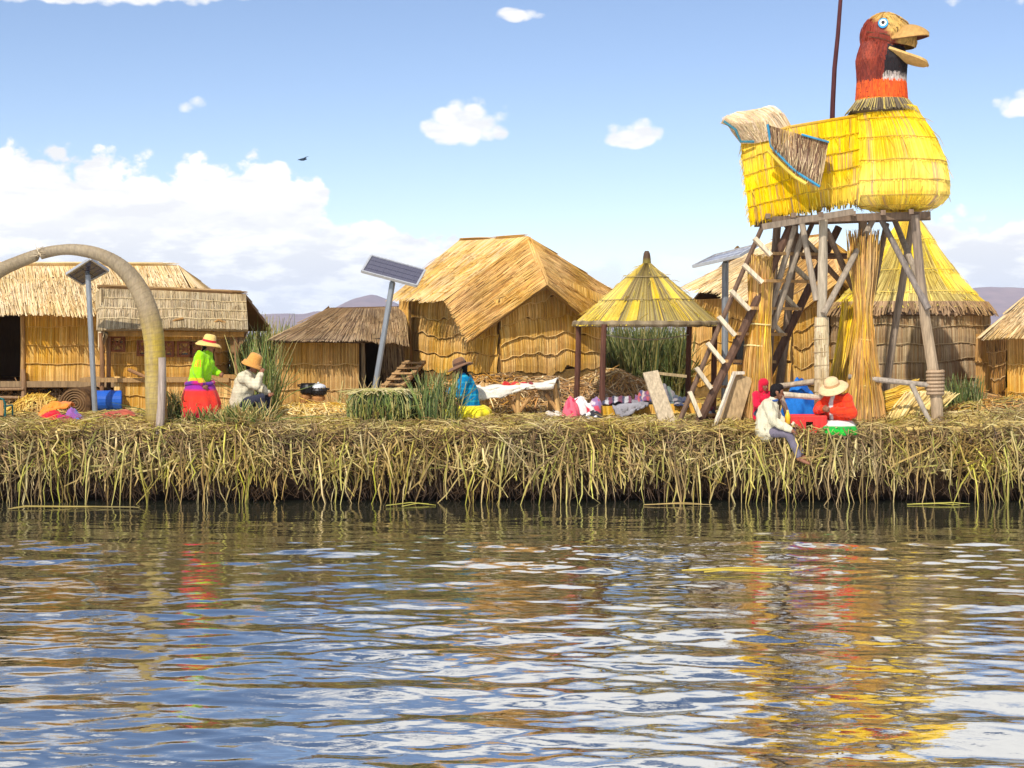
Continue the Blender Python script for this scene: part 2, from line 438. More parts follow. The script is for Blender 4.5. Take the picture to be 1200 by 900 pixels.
def build_hills():
    mb = MB(); xs = np.linspace(-2600, 2600, 420); Yb = 3800.0
    def prof(px):
        h = 9 + 6 * mnoise.noise(V((px * 0.012, 0, 0))) + 3 * mnoise.noise(V((px * 0.05, 1, 0)))
        for c, w, a in ((436, 40, 23), (370, 60, 5), (1185, 70, 29), (1290, 60, 26), (1120, 50, 14), (-160, 150, 25), (1000, 120, 10)):
            h += a * math.exp(-((px - c) / w) ** 2)
        return max(h, 2.0)
    ks = [(-0.5, 0.0), (-0.35, 0.25), (-0.2, 0.55), (-0.08, 0.88), (0, 1.0), (0.15, 0.85), (0.5, 0.2), (0.7, -0.02)]
    vs, cs = [], []
    for x in xs:
        px = 600 + x * FPX / Yb; hh = prof(px) * Yb / FPX
        for dy, f in ks:
            q = 1 + 0.25 * mnoise.noise(V((x * 0.012, dy * 6, 0)))
            z = CAM_H + hh * f * (q if 0 < f < 1 else 1) - (6 if f <= 0 else 0)
            vs.append((x, Yb + dy * 1600, z)); cs.append(jit(mixc(C(126, 98, 96), C(146, 116, 104), 0.5 + 0.5 * mnoise.noise(V((x * 0.02, dy * 9, 2)))), 0.06))
    m = len(ks)
    fs = [(i * m + j, (i + 1) * m + j, (i + 1) * m + j + 1, i * m + j + 1) for i in range(len(xs) - 1) for j in range(m - 1)]
    mb.add(vs, fs, cs)
    tag(mb.build('hills', M_HILL, smooth=True), kind='structure')
build_hills()

# ---- the bank: decayed reed mass hung with straw
def build_bank():
    mb = MB(); BANK2 = BANK + PAL((140, 108, 70), (118, 88, 56), (160, 126, 80), (104, 78, 52))
    for _ in range(12000):                                  # short broken stubs, the tangle of the top half
        x = random.uniform(-12.5, 12.5); e = edge_y(x)
        z = random.triangular(0.36, 1.24, 1.12)
        c = V((x, e - 0.03 + 0.10 * (1.2 - z) + random.uniform(-0.1, 0.12), z))
        l = random.uniform(0.08, 0.3); a = random.uniform(0, 2 * PI)
        d = V((math.cos(a), -abs(random.gauss(0, .5)), math.sin(a) * 0.7 - 0.35)) * l
        mb.blade([c - d * .5, c + V((0, -0.03, 0)), c + d * .5], random.uniform(0.005, 0.011), jit(random.choice(BANK2), 0.38, 0.05))
    for _ in range(4600):                                   # long hanging stems
        x = random.uniform(-12.5, 12.5); e = edge_y(x)
        cl = mnoise.noise(V((x * 1.3, 0, 8)))
        if random.random() < 0.4 - 1.3 * cl and random.random() < 0.75: continue
        z0 = random.uniform(0.6, 1.2) + .1 * mnoise.noise(V((x * .8, 3, 0))); L = z0 - max(-.04, random.triangular(0.06, 0.9, 0.5) + .28 * cl) if random.random() < .93 else z0 + .04
        out = random.uniform(0.04, 0.26); sx = random.gauss(0, 0.15) if random.random() < .85 else random.gauss(0, .5)
        y0 = e + random.uniform(-0.02, 0.22); zt = max(-0.04, z0 - L)
        pts = [V((x, y0, z0)), V((x + sx * .15 + random.gauss(0, .03), y0 - out * .6, z0 + random.uniform(-0.06, 0.06))),
               V((x + sx * .45 + random.gauss(0, .035), y0 - out, z0 - (z0 - zt) * random.uniform(.25, .5))), V((x + sx * .8 + random.gauss(0, .04), y0 - out * random.uniform(.9, 1.15), z0 - (z0 - zt) * .75)), V((x + sx, y0 - out * random.uniform(.8, 1.4), zt))]
        g = random.random()
        c = random.choice(BANK) if g < 0.93 else random.choice(PAL((184, 176, 70), (160, 158, 62), (204, 190, 96)))
        mb.blade(pts, random.uniform(0.007, 0.017), jit(c, 0.28, 0.05))
    for _ in range(1500):                                   # darker brown fringe low down
        x = random.uniform(-12.5, 12.5); e = edge_y(x)
        z0 = random.uniform(0.25, 0.6); zt = random.uniform(-0.03, 0.2)
        y0 = e + 0.3 + random.uniform(-0.1, .1)
        mb.blade([V((x, y0, z0)), V((x + random.gauss(0, .05), y0 - 0.1, (z0 + zt) / 2)), V((x + random.gauss(0, .1), y0 - 0.12, zt))], 0.009, jit(C(84, 62, 40), 0.3))
    for _ in range(26):                                    # fresh green-yellow stems reaching the water
        x = random.uniform(-12.5, 12.5); e = edge_y(x); z0 = random.uniform(0.6, 1.1); sx = random.gauss(0, 0.3)
        pts = [V((x, e + .05, z0)), V((x + sx * .3, e - .2, z0 - .15)), V((x + sx * .7, e - .3, z0 * .45)), V((x + sx, e - .33, -0.04))]
        mb.blade(pts, random.uniform(0.010, 0.017), jit(random.choice(PAL((180, 168, 72), (158, 152, 66), (196, 180, 100))), 0.15))
    tag(mb.build('hanging_reeds', M_REED), kind='stuff')
    mb = MB()
    litter(mb, 9500, (-12.5, 12.5, 26.25, 28.2), PAL((192, 166, 98), (176, 150, 78), (170, 156, 70), (206, 182, 118), (146, 118, 68), (132, 106, 62)), gz, (0.12, 0.5), 0.009, 0.22, 0.09)
    litter(mb, 6500, (-13, 13, 28.0, 32.5), PAL((200, 172, 100), (188, 158, 84), (172, 158, 72), (210, 184, 120)), gz, (0.15, 0.5), 0.010, 0.16, 0.06)
    litter(mb, 2000, (-14, 14, 32.0, 37), PAL((206, 176, 104), (190, 158, 84), (176, 156, 74)), gz, (0.2, 0.5), 0.012, 0.12, 0.05)
    for _ in range(1300):                                   # ends that stick up along the rim
        x = random.uniform(-12.5, 12.5); y = edge_y(x) + random.uniform(0, 0.5); z = gz(x, y)
        d = V((random.gauss(0, .6), random.gauss(-.2, .3), random.uniform(.3, 1))).normalized() * random.uniform(.06, .24)
        mb.blade([V((x, y, z - .03)), V((x, y, z)) + d * .5, V((x, y, z)) + d + V((random.gauss(0, .04), 0, -.02))], 0.008, jit(random.choice(BANK), 0.22, 0.05))
    tag(mb.build('straw_litter', M_REED), kind='stuff')
    mb = MB()
    for _ in range(9000):                                   # the reed marsh behind the village
        y = random.uniform(44, 56); x = random.uniform(-19, 19) * y / 44; h = random.uniform(1.5, 2.0)
        z = 0.9; l = random.gauss(0, .08)
        mb.blade([V((x, y, z)), V((x + l, y, z + h * .6)), V((x + l * 3, y, z + h))], 0.014, jit(random.choice(PAL((120, 132, 62), (150, 146, 76), (98, 116, 54), (172, 156, 88))), 0.2))
    tag(mb.build('reed_marsh', M_GREEN), kind='stuff')
build_bank()

# ---- single reeds that float on the water
def floating(pts, r, label, col, n=1):
    mb = MB()
    for k in range(n):
        q = []
        for px, py in pts:
            Y = min(CAM_H * FPX / (py - HOR), 25.95) + k * 0.05
            q.append(V(((px - 600) * Y / FPX + random.gauss(0, .1), Y + random.gauss(0, .03), 0.012 + 0.006 * k + (0.02 if len(q) % 2 else 0))))
        mb.blade(q, r, jit(col, .1))
    p0 = mb.v[0]
    tag(mb.build('floating_reed', M_REED, loc=(p0[0], p0[1], 0)), label, 'reed', 'loose reeds afloat by the bank')
floating([(0, 597), (40, 596), (100, 595), (152, 597)], 0.012, 'long pale reed stems afloat below the arch at the far left bank', C(160, 140, 80), 2)
floating([(462, 594), (490, 592), (515, 590)], 0.010, 'short yellow-green reed afloat under the middle of the bank', C(176, 166, 80), 2)
floating([(762, 587), (800, 587), (838, 586)], 0.010, 'tan reed stem afloat under the bank below the leaning plank', C(176, 148, 92), 2)
floating([(1068, 578), (1105, 583), (1146, 583)], 0.010, 'bright yellow-green reed bent onto the water at the right bank', C(186, 176, 84), 2)
floating([(818, 672), (850, 672), (890, 671), (930, 672)], 0.011, 'lone yellow reed drifting on open water away from the bank', C(206, 180, 70), 3)
# ================================================================== BUILDINGS
DARKB = C(120, 88, 46)
def mat_part(name, parent, S, n, rows, pal, material=None, seams=True, back=DARKB, **kw):
    mb = MB()
    mat_reeds(mb, S, n, rows, pal, back=back, seams=seams, **kw)
    return mb.build(name, material or M_REED, parent)
def ridge_roll(parent, a, b, r, pal, name='ridge'):
    mb = MB(); a, b = V(a), V(b)
    sheaf(mb, a, b, [(0, r), (.5, r * 1.05), (1, r)], 120, pal, 0.010, messy=0.02)
    return mb.build(name, M_REED, parent)

def hooded_hut(name, label, loc, A, Bp, Cc, wt, pts, pal_roof, pal_hood, pal_wall, rows=5, dens=1.0, group=None):
    """a reed hut seen over its corner: gable wall A-Bp under a drooping hood, side wall Cc-A.
    pts: ridge back B, ridge front F, hood tip F2, eaves EB EF, hood corners HL HR, right eaves RF RB"""
    t = thing(name, label, 'reed hut', loc, group)
    D = Cc + (Bp - A)
    g = pts
    mid = (A + Bp) / 2
    apex = V((mid.x, mid.y, g['F2'].z + 0.22)) + (Cc - A).normalized() * 0.0
    up = V((0, 0, wt))
    gw = loft([A + up, apex, Bp + up], [A, mid, Bp])
    mat_part('gable_wall', t, gw, int(95 * dens), rows, pal_wall, lift=.05, vj=.004, pillow=True, shag=50, shag_l=.15, wave=0.06, over=0.02, waven=2.5)
    mat_part('side_wall', t, quad(Cc + up, A + up, Cc, A), int(110 * dens), rows - 1, pal_wall, lift=.05, vj=.004, pillow=True, shag=50, shag_l=.15, wave=0.05, over=0.02, waven=2.5)
    mat_part('side_wall', t, quad(Bp + up, D + up, Bp, D), int(60 * dens), rows - 1, pal_wall, lift=0.045)
    midb = (Cc + D) / 2
    mat_part('gable_wall', t, loft([D + up, V((midb.x, midb.y, g['B'].z - .1)), Cc + up], [D, midb, Cc]), int(50 * dens), rows, pal_wall, lift=0.05)
    n = int(150 * dens)
    S1 = quad(g['B'], g['F'], g['EB'], g['EF'])
    mat_part('roof_slope', t, S1, n, 3, pal_roof, lift=.022, shag=130, vj=.14, wave=0.02, over=0.08, ang=0.012, endj=0.035, seams=False, back=C(150, 116, 64))
    mat_part('roof_hood', t, quad(g['F'], g['F2'], g['EF'], g['HL']), int(70 * dens), 4, pal_hood, lift=.016, shag=70, vj=.10, wave=0.01, over=0.06, ang=0.02, endj=0.02, seams=False, back=C(150, 110, 54))
    mat_part('roof_hood', t, quad(g['F2'], g['F'], g['HR'], g['RF']), int(100 * dens), 4, pal_hood, lift=.016, shag=70, vj=.10, wave=0.01, over=0.06, ang=0.02, endj=0.02, seams=False, back=C(150, 110, 54))
    mat_part('roof_slope', t, quad(g['F'], g['B'], g['RF'], g['RB']), int(70 * dens), 3, pal_hood, lift=0.04, ang=0.012, seams=False)
    mb = MB()
    rp = [g['B'], g['B'].lerp(g['F'], .5) + V((0, 0, -.02)), g['F'], g['F2']]
    for a, b in zip(rp[:-1], rp[1:]):
        for k in range(26):
            o = V((random.gauss(0, .02), random.gauss(0, .02), random.uniform(0.01, .05)))
            s0, s1 = random.uniform(-.04, .5), random.uniform(.5, 1.04)
            mb.blade([a.lerp(b, s0) + o, a.lerp(b, (s0 + s1) / 2) + o * 1.1, a.lerp(b, s1) + o], 0.009, jit(random.choice(pal_hood), .15))
    mb.build('ridge', M_REED, t)
    mb = MB()                                            # a plinth of packed reeds under the floor
    ins = [A, Bp, D, Cc]
    cen = (A + Bp + Cc + D) / 4
    lo = [p.lerp(cen, -0.02) + V((0, 0, -0.03)) for p in ins]; b0 = [V((p.x, p.y, gz(p.x, p.y) - 0.1)) for p in lo]
    mb.hexa(b0 + lo, C(132, 104, 60))
    mb.build('plinth', M_EARTH, t)
    return t

# ---- the large hut in the middle
big = dict(B=P(538, 282, 34.6), F=P(619, 277, 32.85), F2=P(641, 334, 31.6), EB=P(461, 347, 33.7), EF=P(528, 348, 31.75), HL=P(553, 398, 31.0),
           HR=P(692, 380, 32.4), RF=P(716, 341, 33.6), RB=P(668, 350, 35.6))
A, Bp, Cc = P(585, 436, 31.5), P(708, 428, 33.1), P(471, 431, 34.0)
hut_D = hooded_hut('reed_hut', 'largest golden reed hut with hooded gable, on the straw mound behind the white cloth table', G(590, 32.5), A, Bp, Cc,
           1.42, big, THATCH_G[:3] + THATCH[:2], THATCH_G, GOLD, 5)
# left doorway: upright mat panel, dark slot and entrance planks
def plank(mb, a, b, w, t, col): mb.beam(a, b, w, t, jit(col, 0.1))
mb = MB()
mat_reeds(mb, quad(P(468, 350, 33.3), P(479, 350, 33.1), P(470, 432, 33.3), P(481, 432, 33.1)), 16, 3, GOLD, back=DARKB, lift=0.03)
mb.build('door_panel', M_REED, hut_D)

# ---- hut behind the staircase
e = dict(B=P(905, 283, 36.4), F=P(968, 276, 34.9), F2=P(986, 328, 33.8), EB=P(806, 334, 35.4), EF=P(884, 348, 33.5), HL=P(905, 392, 33.0),
         HR=P(1024, 372, 34.4), RF=P(1040, 338, 35.4), RB=P(1000, 346, 37))
hut_E = hooded_hut('reed_hut', 'reed hut behind the wooden staircase, pale thatch roof with golden front hood', G(900, 34), P(928, 448, 33.4), P(1030, 444, 34.9), P(812, 446, 35.6),
           1.78, e, THATCH, THATCH_G, GOLD, 5)
def window(parent, c, w, h, dx, nrm_, frame_col, cross=True, depth=0.07):
    """framed square opening; dx is the direction along the wall"""
    c = V(c); dx = V(dx).normalized(); up = V((0, 0, 1)); n = V(nrm_).normalized()
    mb = MB()
    for s in (-1, 1):
        mb.beam(c + dx * s * w / 2 - up * h / 2 + n * .02, c + dx * s * w / 2 + up * h / 2 + n * .02, .045, depth, frame_col, up=n)
        mb.beam(c + up * s * h / 2 - dx * (w / 2 + .02) + n * .023, c + up * s * h / 2 + dx * (w / 2 + .02) + n * .023, .045, depth, frame_col, up=n)
    f = mb.build('window', M_WOOD, parent)
    mb = MB(); mb.beam(c - dx * w / 2 - n * .0, c + dx * w / 2 - n * .0, .012, h, C(26, 22, 22), up=up)
    mb.build('pane', M_PANEL, f)  # near-black sheet, painted as the shade inside the opening
    if cross:
        mb = MB()
        mb.beam(c - dx * w * .47 + n * .03, c + dx * w * .47 + n * .03, .03, .02, frame_col, up=n)
        for s in (-1, 1): mb.beam(c - dx * w * .35 - up * s * h * .38 + n * (.036 + .003 * s), c + dx * w * .35 + up * s * h * .38 + n * (.036 + .003 * s), .03, .015, C(150, 96, 62), up=n)
        mb.build('lattice', M_WOOD, f)
    return f
window(hut_E, P(868, 412, 34.2), .26, .5, (1, -.6, 0), (-.5, -.8, 0), C(70, 52, 40), False)
window(hut_E, P(977, 380, 33.9), .36, .42, (1, .8, 0), (.6, -.8, 0), C(88, 66, 46), False)

# ---- long hut at the far left, raised on posts
def build_hut_A():
    t = thing('reed_hut', 'long pale-thatched reed hut on a raised floor behind the reed arch', 'reed hut', G(60, 33.5))
    Y = 33.0; zf = P(0, 447, Y).z
    xl, xr, xd0, xd1 = P(-170, 0, Y).x, P(232, 0, Y).x, P(-40, 0, Y).x, P(27, 0, Y).x
    zt = P(0, 360, Y).z; back = Y + 3.2
    W = lambda a, b, y0, y1: quad(V((a, y0, zt)), V((b, y1, zt)), V((a, y0, zf)), V((b, y1, zf)))
    kw = dict(lift=.05, vj=.004, pillow=True, wave=0.015, over=0.02)
    mat_part('wall', t, W(xd1, xr, Y, Y), 150, 4, GOLD, **kw)
    mat_part('wall', t, W(xl, xd0, Y, Y), 90, 4, GOLD, **kw)
    mat_part('wall', t, W(xr, xr, Y, back), 60, 4, GOLD, **kw)
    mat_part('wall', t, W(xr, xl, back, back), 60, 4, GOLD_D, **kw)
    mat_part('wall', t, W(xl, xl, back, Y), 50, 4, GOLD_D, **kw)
    rt, eave, yr = P(0, 311, 34.7).z, P(0, 366, 32.45).z, 34.7
    rl, rr = P(-190, 0, yr).x, P(209, 0, yr).x; el, er = P(-200, 0, 32.45).x, P(236, 0, 32.45).x
    mat_part('roof_slope', t, quad(V((rl, yr, rt)), V((rr, yr, rt)), V((el, 32.45, eave)), V((er, 32.45, eave - .02))), 330, 3, THATCH, lift=0.025, over=0.08, ang=0.008, endj=0.03, seams=False, vj=.15, shag=450, shag_l=.2, back=C(170, 138, 88), bu=20)
    mat_part('roof_slope', t, quad(V((rr, yr, rt)), V((rl, yr, rt)), V((er, 37, eave)), V((el, 37, eave))), 140, 3, THATCH, lift=0.06, seams=False, thick=1.5)
    mat_part('gable', t, loft([V((rr, yr, rt))] * 2, [V((er, 32.45, eave)), V((er, 37, eave))]), 60, 2, THATCH, lift=0.04, seams=False)
    ridge_roll(t, V((rl, yr, rt + .02)), V((rr, yr, rt + .02)), .05, THATCH)
    mb = MB()
    mb.box(((xl + xr) / 2, Y + 1.55, zf - .07), (xr - xl + .2, 3.4, .1), jit(WOODB, .1)); mb.build('floor', M_WOOD, t)
    mb = MB(); mb.beam(V((xl, Y - .12, zf - .05)), V((xr, Y - .12, zf - .05)), .08, .12, C(150, 124, 92)); mb.build('floor_beam', M_WOOD, t)
    mb = MB(); mb.beam(V((xl, Y - .1, zt + .03)), V((xr, Y - .1, zt + .03)), .08, .1, C(160, 122, 76)); mb.build('eave_beam', M_WOOD, t)
    for px in (-60, 27, 118, 200):
        p = P(px, 447, Y - .16); mb = MB(); mb.pole(V((p.x, p.y, gz(p.x, p.y) - .1)), V((p.x, p.y, zf + (.25 if px == 27 else -.0))), .055, .05, C(150, 118, 88)); mb.build('post', M_WOOD, t)
    mb = MB()
    for py in (456, 466):
        mb.pole(P(-120, py - 1, Y - .2), P(28, py, Y - .22), .035, .03, C(150, 120, 90))
    mb.build('rail', M_WOOD, t)
    mb = MB(); mb.pole(P(26, 360, Y - .06), P(26, 447, Y - .06), .045, .045, C(176, 138, 88)); mb.build('door_post', M_WOOD, t)
    # dark stuffing of old reeds below the floor
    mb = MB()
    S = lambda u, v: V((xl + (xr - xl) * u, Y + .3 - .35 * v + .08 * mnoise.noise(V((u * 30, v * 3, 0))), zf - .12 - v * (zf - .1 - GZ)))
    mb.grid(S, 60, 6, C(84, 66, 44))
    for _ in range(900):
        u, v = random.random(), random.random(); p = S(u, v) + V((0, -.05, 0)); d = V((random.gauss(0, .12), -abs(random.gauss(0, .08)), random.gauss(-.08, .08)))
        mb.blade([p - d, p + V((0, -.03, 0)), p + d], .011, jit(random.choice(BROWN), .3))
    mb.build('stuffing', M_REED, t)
build_hut_A()

# ---- small hut with star lattice windows
def build_hut_B():
    t = thing('reed_hut', 'small reed hut with grey mat awning roof and lattice windows', 'reed hut', G(190, 31.6))
    Y = 31.3
    z = lambda py, y=Y: P(0, py, y).z
    x = lambda px, y=Y: P(px, 0, y).x
    W = lambda a, b, y0, y1, t0=383, t1=441: quad(V((a, y0, z(t0))), V((b, y1, z(t0))), V((a, y0, z(t1))), V((b, y1, z(t1))))
    mat_part('wall', t, W(x(124), x(250), Y, Y), 120, 4, GOLD, lift=.05, vj=.004, pillow=True, wave=.012)
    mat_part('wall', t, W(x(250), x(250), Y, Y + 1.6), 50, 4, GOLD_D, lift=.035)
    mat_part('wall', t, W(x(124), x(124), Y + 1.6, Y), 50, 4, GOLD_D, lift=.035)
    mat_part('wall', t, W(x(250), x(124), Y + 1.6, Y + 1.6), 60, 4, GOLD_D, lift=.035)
    yr = 32.1
    tl, tr, bl, br = P(117, 337, yr), P(288, 345, yr), P(114, 386, 30.7), P(291, 386, 30.7)
    mat_part('roof_slope', t, loft([tl, tl.lerp(tr, .5) + V((0, 0, .02)), tr], [bl, bl.lerp(br, .5) + V((0, 0, .03)), br]), 210, 4, GREYM, lift=.014, shag=90, vj=.02, over=.03, endj=.015, ang=.004, back=C(140, 118, 84))
    mat_part('roof_slope', t, quad(tr, tl, br + V((0, 2.9, 0)), bl + V((0, 2.9, 0))), 110, 4, GREYM, lift=.03, seams=False)
    mb = MB(); sheaf(mb, tl + V((-.05, 0, .02)), tr + V((.05, 0, .02)), [(0, .05), (1, .05)], 90, BROWN, .01); mb.build('ridge', M_REED, t)
    mb = MB()
    mat_reeds(mb, loft([P(112, 343, 31.9), P(119, 338, 31.9)], [P(117, 408, 30.8), P(124, 392, 30.7)]), 20, 3, GREYM, back=C(140, 118, 84)); mb.build('side_flap', M_REED, t)
    for a in (192, 208):
        pass
    for px in (207, 257):
        mb = MB(); p = P(px, 376, 31.0); mb.tube([p + V((-.12, -.05, -.05)), p + V((0, -.09, .02)), p + V((.14, -.05, -.04 if px == 257 else .05))], .022, C(170, 128, 76), 6)
        mb.build('binding', M_WOOD, t)
    mb = MB(); mb.beam(P(122, 391, 30.85), P(286, 392, 30.85), .07, .1, C(166, 122, 62)); mb.build('eave_beam', M_WOOD, t)
    for px, y0 in ((127, 30.9), (118, 30.7), (276, 30.9)):
        a = P(px, 390, y0); mb = MB(); mb.pole(G(px, y0, -.1), a, .045, .04, C(142, 104, 70)); mb.build('post', M_WOOD, t)
    mb = MB()
    mat_reeds(mb, quad(P(268, 388, 31), P(291, 388, 30.9), P(272, 412, 31), P(288, 400, 30.9)), 22, 1, BROWN, vj=.15, back=None, lift=.05); mb.build('eave_fringe', M_REED, t)
    for px, py, w in ((138, 403, .26), (167, 408, .16), (198, 409, .18), (217, 409, .26), (229, 410, .16)):
        window(t, P(px, py, Y - .03), w, .26, (1, 0, 0), (0, -1, 0), C(140, 84, 52))
    # porch boards and low wall
    mb = MB(); mb.box((x(190), Y - .25, z(444)), (x(296) - x(125), .9, .08), C(170, 134, 88)); mb.build('floor', M_WOOD, t)
    mb = MB()
    for py in (441, 455): mb.beam(P(228, py, 30.75), P(300, py + 1, 30.75), .05, .09, C(170, 128, 74))
    mb.build('rail', M_WOOD, t)
    mat_part('low_wall', t, quad(P(134, 441, 30.7), P(300, 447, 30.7), P(134, 484, 30.7), P(300, 486, 30.7)), 110, 2, GOLD, lift=.03)
    mb = MB(); mb.pole(P(150, 433, 30.5), P(190, 450, 30.5), .035, .03, C(150, 110, 74)); mb.build('brace', M_WOOD, t)
    return t
build_hut_B()

# ---- low brown hut with a dark entrance
def build_hut_C():
    t = thing('reed_hut', 'low brown weathered reed hut with sagging roof and open dark side doorway', 'reed hut', G(380, 32))
    wl, wr = P(325, 0, 31.2), P(421, 0, 31.2)
    zt, zb = P(0, 396, 31.2).z, GZ - .05
    v = lambda p, zz: V((p.x, p.y, zz))
    mat_part('wall', t, quad(v(wl, zt), v(wr, zt), v(wl, zb), v(wr, zb)), 105, 3, [mixc(a, b, .45) for a, b in zip(WALLB, GOLD)], lift=.05, vj=.004, pillow=True, wave=.012, row_tint=.12)
    pr = P(424, 0, 31.35); dr = P(449, 0, 32.6); er = P(462, 0, 33.4); bl = P(330, 0, 34.4); br = P(468, 0, 34.8)
    mat_part('wall', t, quad(v(dr, zt), v(er, zt), v(dr, zb), v(er, zb)), 30, 3, BROWN, lift=.03)
    mat_part('wall', t, quad(v(er, zt), v(br, zt), v(er, zb), v(br, zb)), 30, 3, BROWN, lift=.03)
    mat_part('wall', t, quad(v(br, zt), v(bl, zt), v(br, zb), v(bl, zb)), 60, 3, BROWN, lift=.03)
    mat_part('wall', t, quad(v(bl, zt), v(wl, zt), v(bl, zb), v(wl, zb)), 60, 3, BROWN, lift=.03)
    tl, tr = P(386, 361, 32.9), P(474, 359, 33.4)
    bl_, bm, br_ = P(320, 398, 30.75), P(424, 398, 30.85), P(478, 402, 32.4)
    rp = PAL((170, 138, 98), (154, 124, 88), (182, 150, 108), (138, 108, 76), (192, 162, 120))
    mat_part('roof_slope', t, loft([tl, tl.lerp(tr, .5) + V((0, 0, -.03)), tr], [bl_, bm, br_]), 170, 3, rp, lift=.022, over=.08, ang=.012, endj=.03, vj=.12, seams=False, back=C(110, 84, 56))
    mat_part('roof_slope', t, quad(tl, tl + V((.01, .01, 0)), P(322, 396, 34.6), bl_), 60, 2, rp, lift=.04, seams=False)
    mat_part('roof_slope', t, quad(tr, tl, P(478, 398, 35.2), P(326, 398, 34.9)), 80, 2, rp, lift=.04, seams=False)
    mb = MB(); mb.tube([P(322, 400, 30.75), P(372, 399, 30.72), P(424, 400, 30.82), P(448, 398, 31.6)], .035, C(78, 60, 44), 7, wob=.2); mb.build('eave_pole', M_WOOD, t)
    mb = MB(); mb.pole(v(pr, zb), v(pr, zt + .05), .05, .045, C(150, 128, 96)); mb.build('door_post', M_WOOD, t)
    mb = MB(); S = quad(P(446, 396, 32.4), P(472, 396, 32.3), P(452, 470, 32.5), P(478, 470, 32.3)); mat_reeds(mb, S, 34, 2, rp, ang=.15, lift=.04, back=C(110, 84, 56)); mb.build('door_curtain', M_REED, t)
build_hut_C()

# ---- round hut with a yellow cone
def cone_S(c, prof, a0=-PI, a1=PI):
    """prof: list of (radius, z) from the top down"""
    n = len(prof) - 1
    def S(u, v):
        a = a0 + (a1 - a0) * u; t = min(max(v, 0), 1) * n; i = min(int(t), n - 1); f = t - i
        dx = (prof[i][2] * (1 - f) + prof[i + 1][2] * f) if len(prof[i]) > 2 else 0.0
        r = prof[i][0] * (1 - f) + prof[i + 1][0] * f; z = prof[i][1] * (1 - f) + prof[i + 1][1] * f
        return V((c[0] + dx + r * math.cos(a - PI / 2), c[1] + r * math.sin(a - PI / 2), z))
    return S
def yellow_patch(pal_y, pal_g, amt, seed, fu=7, fv=2.5):
    def f(u, v, c):
        q = mnoise.noise(V((u * fu * 3, v * fv, seed))) + 0.5 * mnoise.noise(V((u * fu * 9, v * fv * 2, seed + 3)))
        return random.choice(pal_y) if q > amt + random.gauss(0, .12) else random.choice(pal_g)
    return f
def build_hut_F():
    c = P(1066, 455, 33.4); zz = lambda py, Y=33.4: P(0, py, Y).z
    t = thing('round_hut', 'round reed hut with tall yellow conical roof and brown banded wall', 'reed hut', V((c.x, c.y, gz(c.x, c.y))))
    R = 1.54
    mat_part('wall', t, cone_S(c, [(R, zz(360)), (R * 1.0, GZ - .1)]), 340, 6, [mixc(mixc(a, b, .5), C(110, 84, 60), .3) for a, b in zip(WALLB, GREYM)] + BROWN[:2], lift=.05, vj=.004, pillow=True, wave=.05, over=.02, waven=5, bu=48, row_tint=.1, back=C(110, 84, 54))
    prof = [(.05, zz(246)), (.36, zz(272)), (.70, zz(302)), (1.05, zz(329)), (1.34, zz(347)), (1.57, zz(359))]
    pg = PAL((196, 170, 76), (182, 156, 70), (206, 182, 92), (168, 140, 62))
    mat_part('roof', t, cone_S(c, prof), 330, 4, YELL, lift=.022, shag=90, shag_l=.1, vj=.03, over=.03, wave=.01, endj=.03, ang=.003, bu=48, bv=10, colf=lambda u, v, c: random.choice(YELL) if mnoise.noise(V((u * 14, v * 2.5, 2))) + .45 * mnoise.noise(V((u * 50, v * 3, 5))) + (.5 - v) * .5 - (.42 if .25 < v < .85 and u < .56 else .05) > -.05 + random.gauss(0, .15) else random.choice(pg), back=C(160, 130, 50))
    mb = MB()
    mat_reeds(mb, cone_S(c, [(1.55, zz(354)), (1.68, zz(369))]), 300, 1, BROWN, vj=.25, lift=.05, ang=.006, back=C(96, 70, 46), bu=48); mb.build('eave_fringe', M_REED, t)
    mb = MB(); p = V((c.x, c.y, zz(250))); sheaf(mb, p, p + V((0, 0, .22)), [(0, .08), (.6, .06), (1, .09)], 60, YELL, .01); mb.build('finial', M_REED, t)
build_hut_F()

# ---- hut cut by the right edge of the picture
def build_hut_G():
    t = thing('reed_hut', 'reed hut with pale sloping thatch at the far right edge beside the round hut', 'reed hut', G(1240, 30.5))
    Y = 30.2
    wl, wr = P(1180, 0, Y).x, P(1330, 0, Y).x
    zt, zb = P(0, 392, Y).z, P(0, 490, Y).z
    W = lambda a, b, y0, y1: quad(V((a, y0, zt)), V((b, y1, zt)), V((a, y0, zb)), V((b, y1, zb)))
    mat_part('wall', t, W(wl, wr, Y, Y), 130, 3, GOLD, lift=.03)
    mat_part('wall', t, W(wr, wr, Y, Y + 2), 50, 3, GOLD, lift=.03)
    mat_part('wall', t, W(wr, wl, Y + 2, Y + 2), 60, 3, GOLD, lift=.03)
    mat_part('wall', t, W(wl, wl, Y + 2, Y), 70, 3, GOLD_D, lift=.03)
    mat_part('roof_slope', t, quad(P(1212, 338, 31.2), P(1340, 330, 31.2), P(1153, 396, 29.7), P(1345, 388, 29.7)), 190, 3, THATCH, lift=.022, shag=300, vj=.14, ang=.015, endj=.03, seams=False, over=.04, back=C(170, 138, 88))
    mat_part('roof_slope', t, quad(P(1340, 330, 31.2), P(1212, 338, 31.2), P(1340, 388, 32.8), P(1153, 394, 32.8)), 80, 3, THATCH, lift=.05, seams=False)
    mat_part('roof_slope', t, quad(P(1212, 338, 31.2), P(1213, 338, 31.2), P(1150, 394, 32.6), P(1153, 396, 29.7)), 60, 2, THATCH, lift=.04, seams=False)
    S0 = loft([P(1154, 396, 30.3), P(1166, 396, 30.1), P(1180, 394, 30.15)], [P(1164, 458, 30.3), P(1170, 460, 30.2), P(1177, 455, 30.15)])
    mat_part('side_flap', t, S0, 46, 4, GOLD_D + BROWN[:2], lift=.02, ang=.03)
